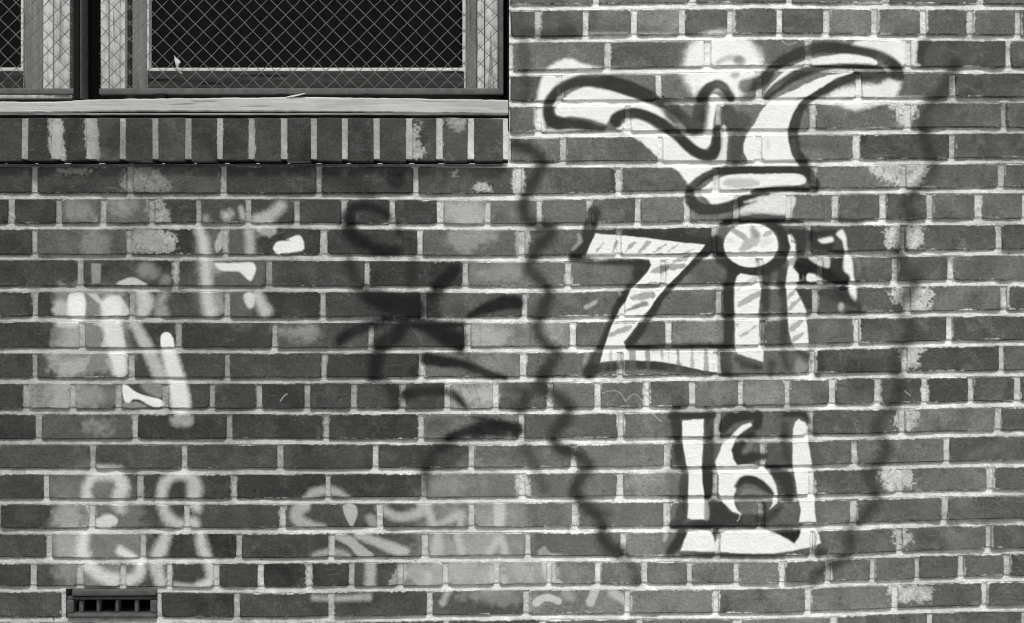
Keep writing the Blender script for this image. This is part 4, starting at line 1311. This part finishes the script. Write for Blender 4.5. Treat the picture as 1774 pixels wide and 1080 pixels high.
# lifted splinter
V = []
for u, w_, lift in [(0, 1.2, 0), (.2, 2.2, 1.0), (.45, 2.6, 2.6), (.7, 2.0, 4.2), (.9, 1.2, 5.8), (1, .3, 6.3)]:
    x = 497 + u * 34
    y = 170 - lift
    V += [(wx(x), SF - .001 - .004 * u, wz(y - w_ / 2)), (wx(x), SF - .001 - .004 * u, wz(y + w_ / 2)), (wx(x), SF + .004 - .004 * u, wz(y + w_ / 2)), (wx(x), SF + .004 - .004 * u, wz(y - w_ / 2))]
F = [(0, 1, 2, 3), (23, 22, 21, 20)]
for i in range(5):
    for j in range(4):
        F.append((i * 4 + j, i * 4 + 4 + j, i * 4 + 4 + (j + 1) % 4, i * 4 + (j + 1) % 4))
me = bpy.data.meshes.new("splinter")
me.from_pydata(V, [], F)
link("splinter", me, M_PALE, sill)


# ================================================================== windows with diamond wire screens
def tube(bm, pts_, rad, n=5):
    rings = []
    for i, p in enumerate(pts_):
        p = Vector(p)
        t = (Vector(pts_[min(i + 1, len(pts_) - 1)]) - Vector(pts_[max(i - 1, 0)])).normalized()
        u = t.cross(Vector((0, 1, 0)))
        if u.length < 1e-4:
            u = t.cross(Vector((1, 0, 0)))
        u.normalize()
        w = t.cross(u)
        rings.append([bm.verts.new(p + (u * math.cos(a) + w * math.sin(a)) * rad) for a in [2 * math.pi * k / n for k in range(n)]])
    for a, b in zip(rings[:-1], rings[1:]):
        for k in range(n):
            bm.faces.new((a[k], a[(k + 1) % n], b[(k + 1) % n], b[k]))
    bm.faces.new(rings[0][::-1])
    bm.faces.new(rings[-1])


DW = .030     # depth of the wires


def wire_screen(parent, x0, x1, y0, y1, pitch=28.2, phase=0.0):
    bm = bmesh.new()
    for sgn in (1, -1):
        c0 = (y0 - sgn * x1 if sgn > 0 else y0 + x0)
        c1 = (y1 - sgn * x0 if sgn > 0 else y1 + x1)
        k = math.floor((c0 - phase) / pitch)
        while k * pitch + phase < c1:
            c = k * pitch + phase + random.uniform(-1.3, 1.3)
            bend, ph_ = random.uniform(.3, 1.5), random.uniform(0, 6)
            # y = sgn*x + c
            xa, xb = x0, x1
            ya, yb = sgn * xa + c, sgn * xb + c
            if sgn > 0:
                if ya < y0: xa = y0 - c
                if yb > y1: xb = y1 - c
            else:
                if ya > y1: xa = c - y1
                if yb < y0: xb = c - y0
            if xb - xa > 4:
                q = []
                nseg = max(2, int((xb - xa) / (pitch / 2)))
                for i in range(nseg + 1):
                    x = xa + (xb - xa) * i / nseg
                    y = sgn * x + c + bend * math.sin(x * .021 + ph_)
                    w_ = .0011 * sgn * (1 if (i + k) % 2 else -1)
                    q.append((wx(x + random.uniform(-.3, .3), DW), DW + w_, wz(y + random.uniform(-.3, .3), DW)))
                tube(bm, q, .00085)
            k += 1
    me = bpy.data.meshes.new("wire_mesh")
    bm.to_mesh(me); bm.free()
    return link("wire_mesh", me, M_WIRE, parent)


def window_unit(win, xl, xr, cols_l, cols_r, y_top, phase, glass_l, glass_r):
    """cols: list of (x0,x1,front,material,name)"""
    for (a, b_, dd, mat, nm) in cols_l + cols_r:
        pbox(nm, a, b_, y_top, 160, dd, dd + .05, mat, win, .002, .0006)
    # sash rail with bead
    rail = pbox("sash_rail", glass_l - 3, glass_r + 3, 123, 160, .062, .11, M_RAIL, win, .003, .0006)
    pbox("rail_bead", glass_l - 3, glass_r + 2, 117.5, 123.4, .066, .10, M_BEAD, rail, .0012, .0004)
    pbox("glass_pane", glass_l - 2, glass_r + 2, y_top, 121, .095, .099, M_GLASS, win, 0)
    pbox("glazing_bar", glass_l - 2, glass_r + 2, -330, -318, .075, .094, M_MID, win, .002)
    # screen
    pbox("screen_rail", xl - 2, xr + 4, 153, 163.5, .022, .040, M_BAR, win, .003, .0005)
    wire_screen(win, xl, xr, y_top, 154.5, phase=phase)
    pbox("screen_head", xl - 2, xr + 4, y_top - 10, y_top, .022, .040, M_BAR, win, .002)


win = thing("window", "wooden window with diamond wire screen beside the graffiti figure", "window", (wx(520), .06, wz(166)))
window_unit(win, 173, 862,
            [(174, 188, .052, M_PALE, "outer_jamb"), (189, 207, .045, M_PALE, "jamb"), (208, 217, .049, M_PALE, "stop_bead"), (218, 228, .07, M_RAIL, "jamb_groove"), (229, 253, .06, M_MID, "sash_stile"), (253.6, 258, .066, M_BEAD, "sash_bead")],
            [(801, 807, .066, M_BEAD, "sash_bead"), (807.6, 826, .06, M_MID, "sash_stile"), (827, 839, .047, M_PALE, "stop_bead"), (840, 863, .045, M_PALE, "jamb")],
            OPEN_T + 12, 12.0, 258, 801)
pbox("screen_stile", 863.5, 872, OPEN_T + 2, 163.5, .022, .042, M_BAR, win, .002, .0004)
for (a, b_) in ((266, 286), (480, 495), (630, 640)):
    pbox("packing_block", a, b_, 164.0, 172.5, .012, .05, M_BLACK, win, .002, .0006)
pbox("bottom_rail", 176, 866, 164.6, 172.5, .075, .10, M_RAIL, win, .002)  # dark wood colour stands in for the shade of the gap here

win2 = thing("window", "neighbouring wooden window left of the dark mullion, mostly cut off", "window", (wx(-200), .06, wz(166)))
window_unit(win2, -570, 126,
            [(-575, -545, .045, M_PALE, "jamb"), (-544, -510, .06, M_MID, "sash_stile"), (-509.5, -504, .066, M_BEAD, "sash_bead")],
            [(36, 41, .066, M_BEAD, "sash_bead"), (41.6, 74, .06, M_MID, "sash_stile"), (75, 92, .047, M_PALE, "stop_bead"), (93, 121, .045, M_PALE, "jamb")],
            OPEN_T + 12, 4.0, -504, 36)
pbox("bottom_rail", -575, 124, 164.6, 171, .052, .10, M_PALE, win2, .002)

mul = thing("window_mullion", "dark steel mullion post between the two screened windows", "mullion", (wx(135), .05, wz(172)))
pbox("post", 127, 136.5, OPEN_T + 2, 172, .018, .09, M_BLACK, mul, .002)
pbox("cover_strip", 138, 141, OPEN_T + 2, 171, .03, .09, M_BAR, mul, .001)

# black panels in the opening; their colour stands in for the unlit room
lin = thing("window_recess", "black panels standing in for the unlit recess behind the window frames", "recess", (wx(150), .14, wz(204)))
me = box_mesh("back_panel", wx(OPEN_L, .14) - .01, wx(OPEN_R, .14) + .003, wz(214), wz(OPEN_T) + .02, .15, .16, 0)
link("back_panel", me, M_VOID, lin)
me = box_mesh("side_black_panel", wx(OPEN_R) - .0045, wx(OPEN_R) - .0005, wz(202), wz(OPEN_T) - .002, .016, .149, 0)
link("side_black_panel", me, M_VOID, lin)

# pale scrap caught in the wire
bm = bmesh.new()
path = [(302, 97, .0010), (303.5, 100, .0016), (305, 103, .0040), (307.3, 106, .0058), (308.4, 110, .0055), (307.5, 114, .0034), (308, 118, .0030), (310.5, 122, .0044), (312, 126, .0020), (316, 128, .0008)]
rings = []
for i, (x, y, rd) in enumerate(path):
    cpt = Vector((wx(x, .024), .022 + .002 * math.sin(i), wz(y, .024)))
    rings.append([bm.verts.new(cpt + Vector((math.cos(a) * rd * random.uniform(.75, 1.2), math.sin(a) * rd * .7, math.sin(a + .6) * rd * .35))) for a in [2 * math.pi * q / 8 for q in range(8)]])
for a, b_ in zip(rings[:-1], rings[1:]):
    for q in range(8):
        bm.faces.new((a[q], a[(q + 1) % 8], b_[(q + 1) % 8], b_[q]))
bm.faces.new(rings[0]); bm.faces.new(rings[-1][::-1])
bmesh.ops.recalc_face_normals(bm, faces=bm.faces)
me = bpy.data.meshes.new("rag_scrap")
bm.to_mesh(me); bm.free()
rag = link("rag_scrap", me, M_CLOTH)
rag["label"] = "small pale twisted scrap caught in the window's wire mesh"
rag["category"] = "scrap"

# ================================================================== cast iron vent low on the left
vent = thing("air_vent", "dark cast iron air vent set low in the wall, bottom left", "vent", (wx(192), .03, wz(1071)))
pbox("top_lip", 124, 271, 1021.5, 1033, -.006, .06, M_IRON, vent, .004, .0008)
pbox("inner_lip", 116, 273, 1033.6, 1039.5, .004, .06, M_IRON, vent, .0025, .0008)
pbox("bottom_lip", 116, 271, 1063, 1071.5, -.006, .06, M_IRON, vent, .004, .0008)
pbox("side_lip", 115, 127, 1040.2, 1062.4, -.003, .06, M_IRON, vent, .003)
pbox("side_lip", 260, 271, 1040.2, 1062.4, -.003, .06, M_IRON, vent, .003)
for x in (138, 171, 204, 237):
    x += random.uniform(-2.5, 2.5)
    pbox("grille_bar", x - 3.5, x + 3.5, 1039.8, 1062.8, .006, .03, M_IRON, vent, .0035, .0016)
pbox("back_plate", 127.5, 259.5, 1040, 1062.6, .062, .07, M_VOID, vent, 0)
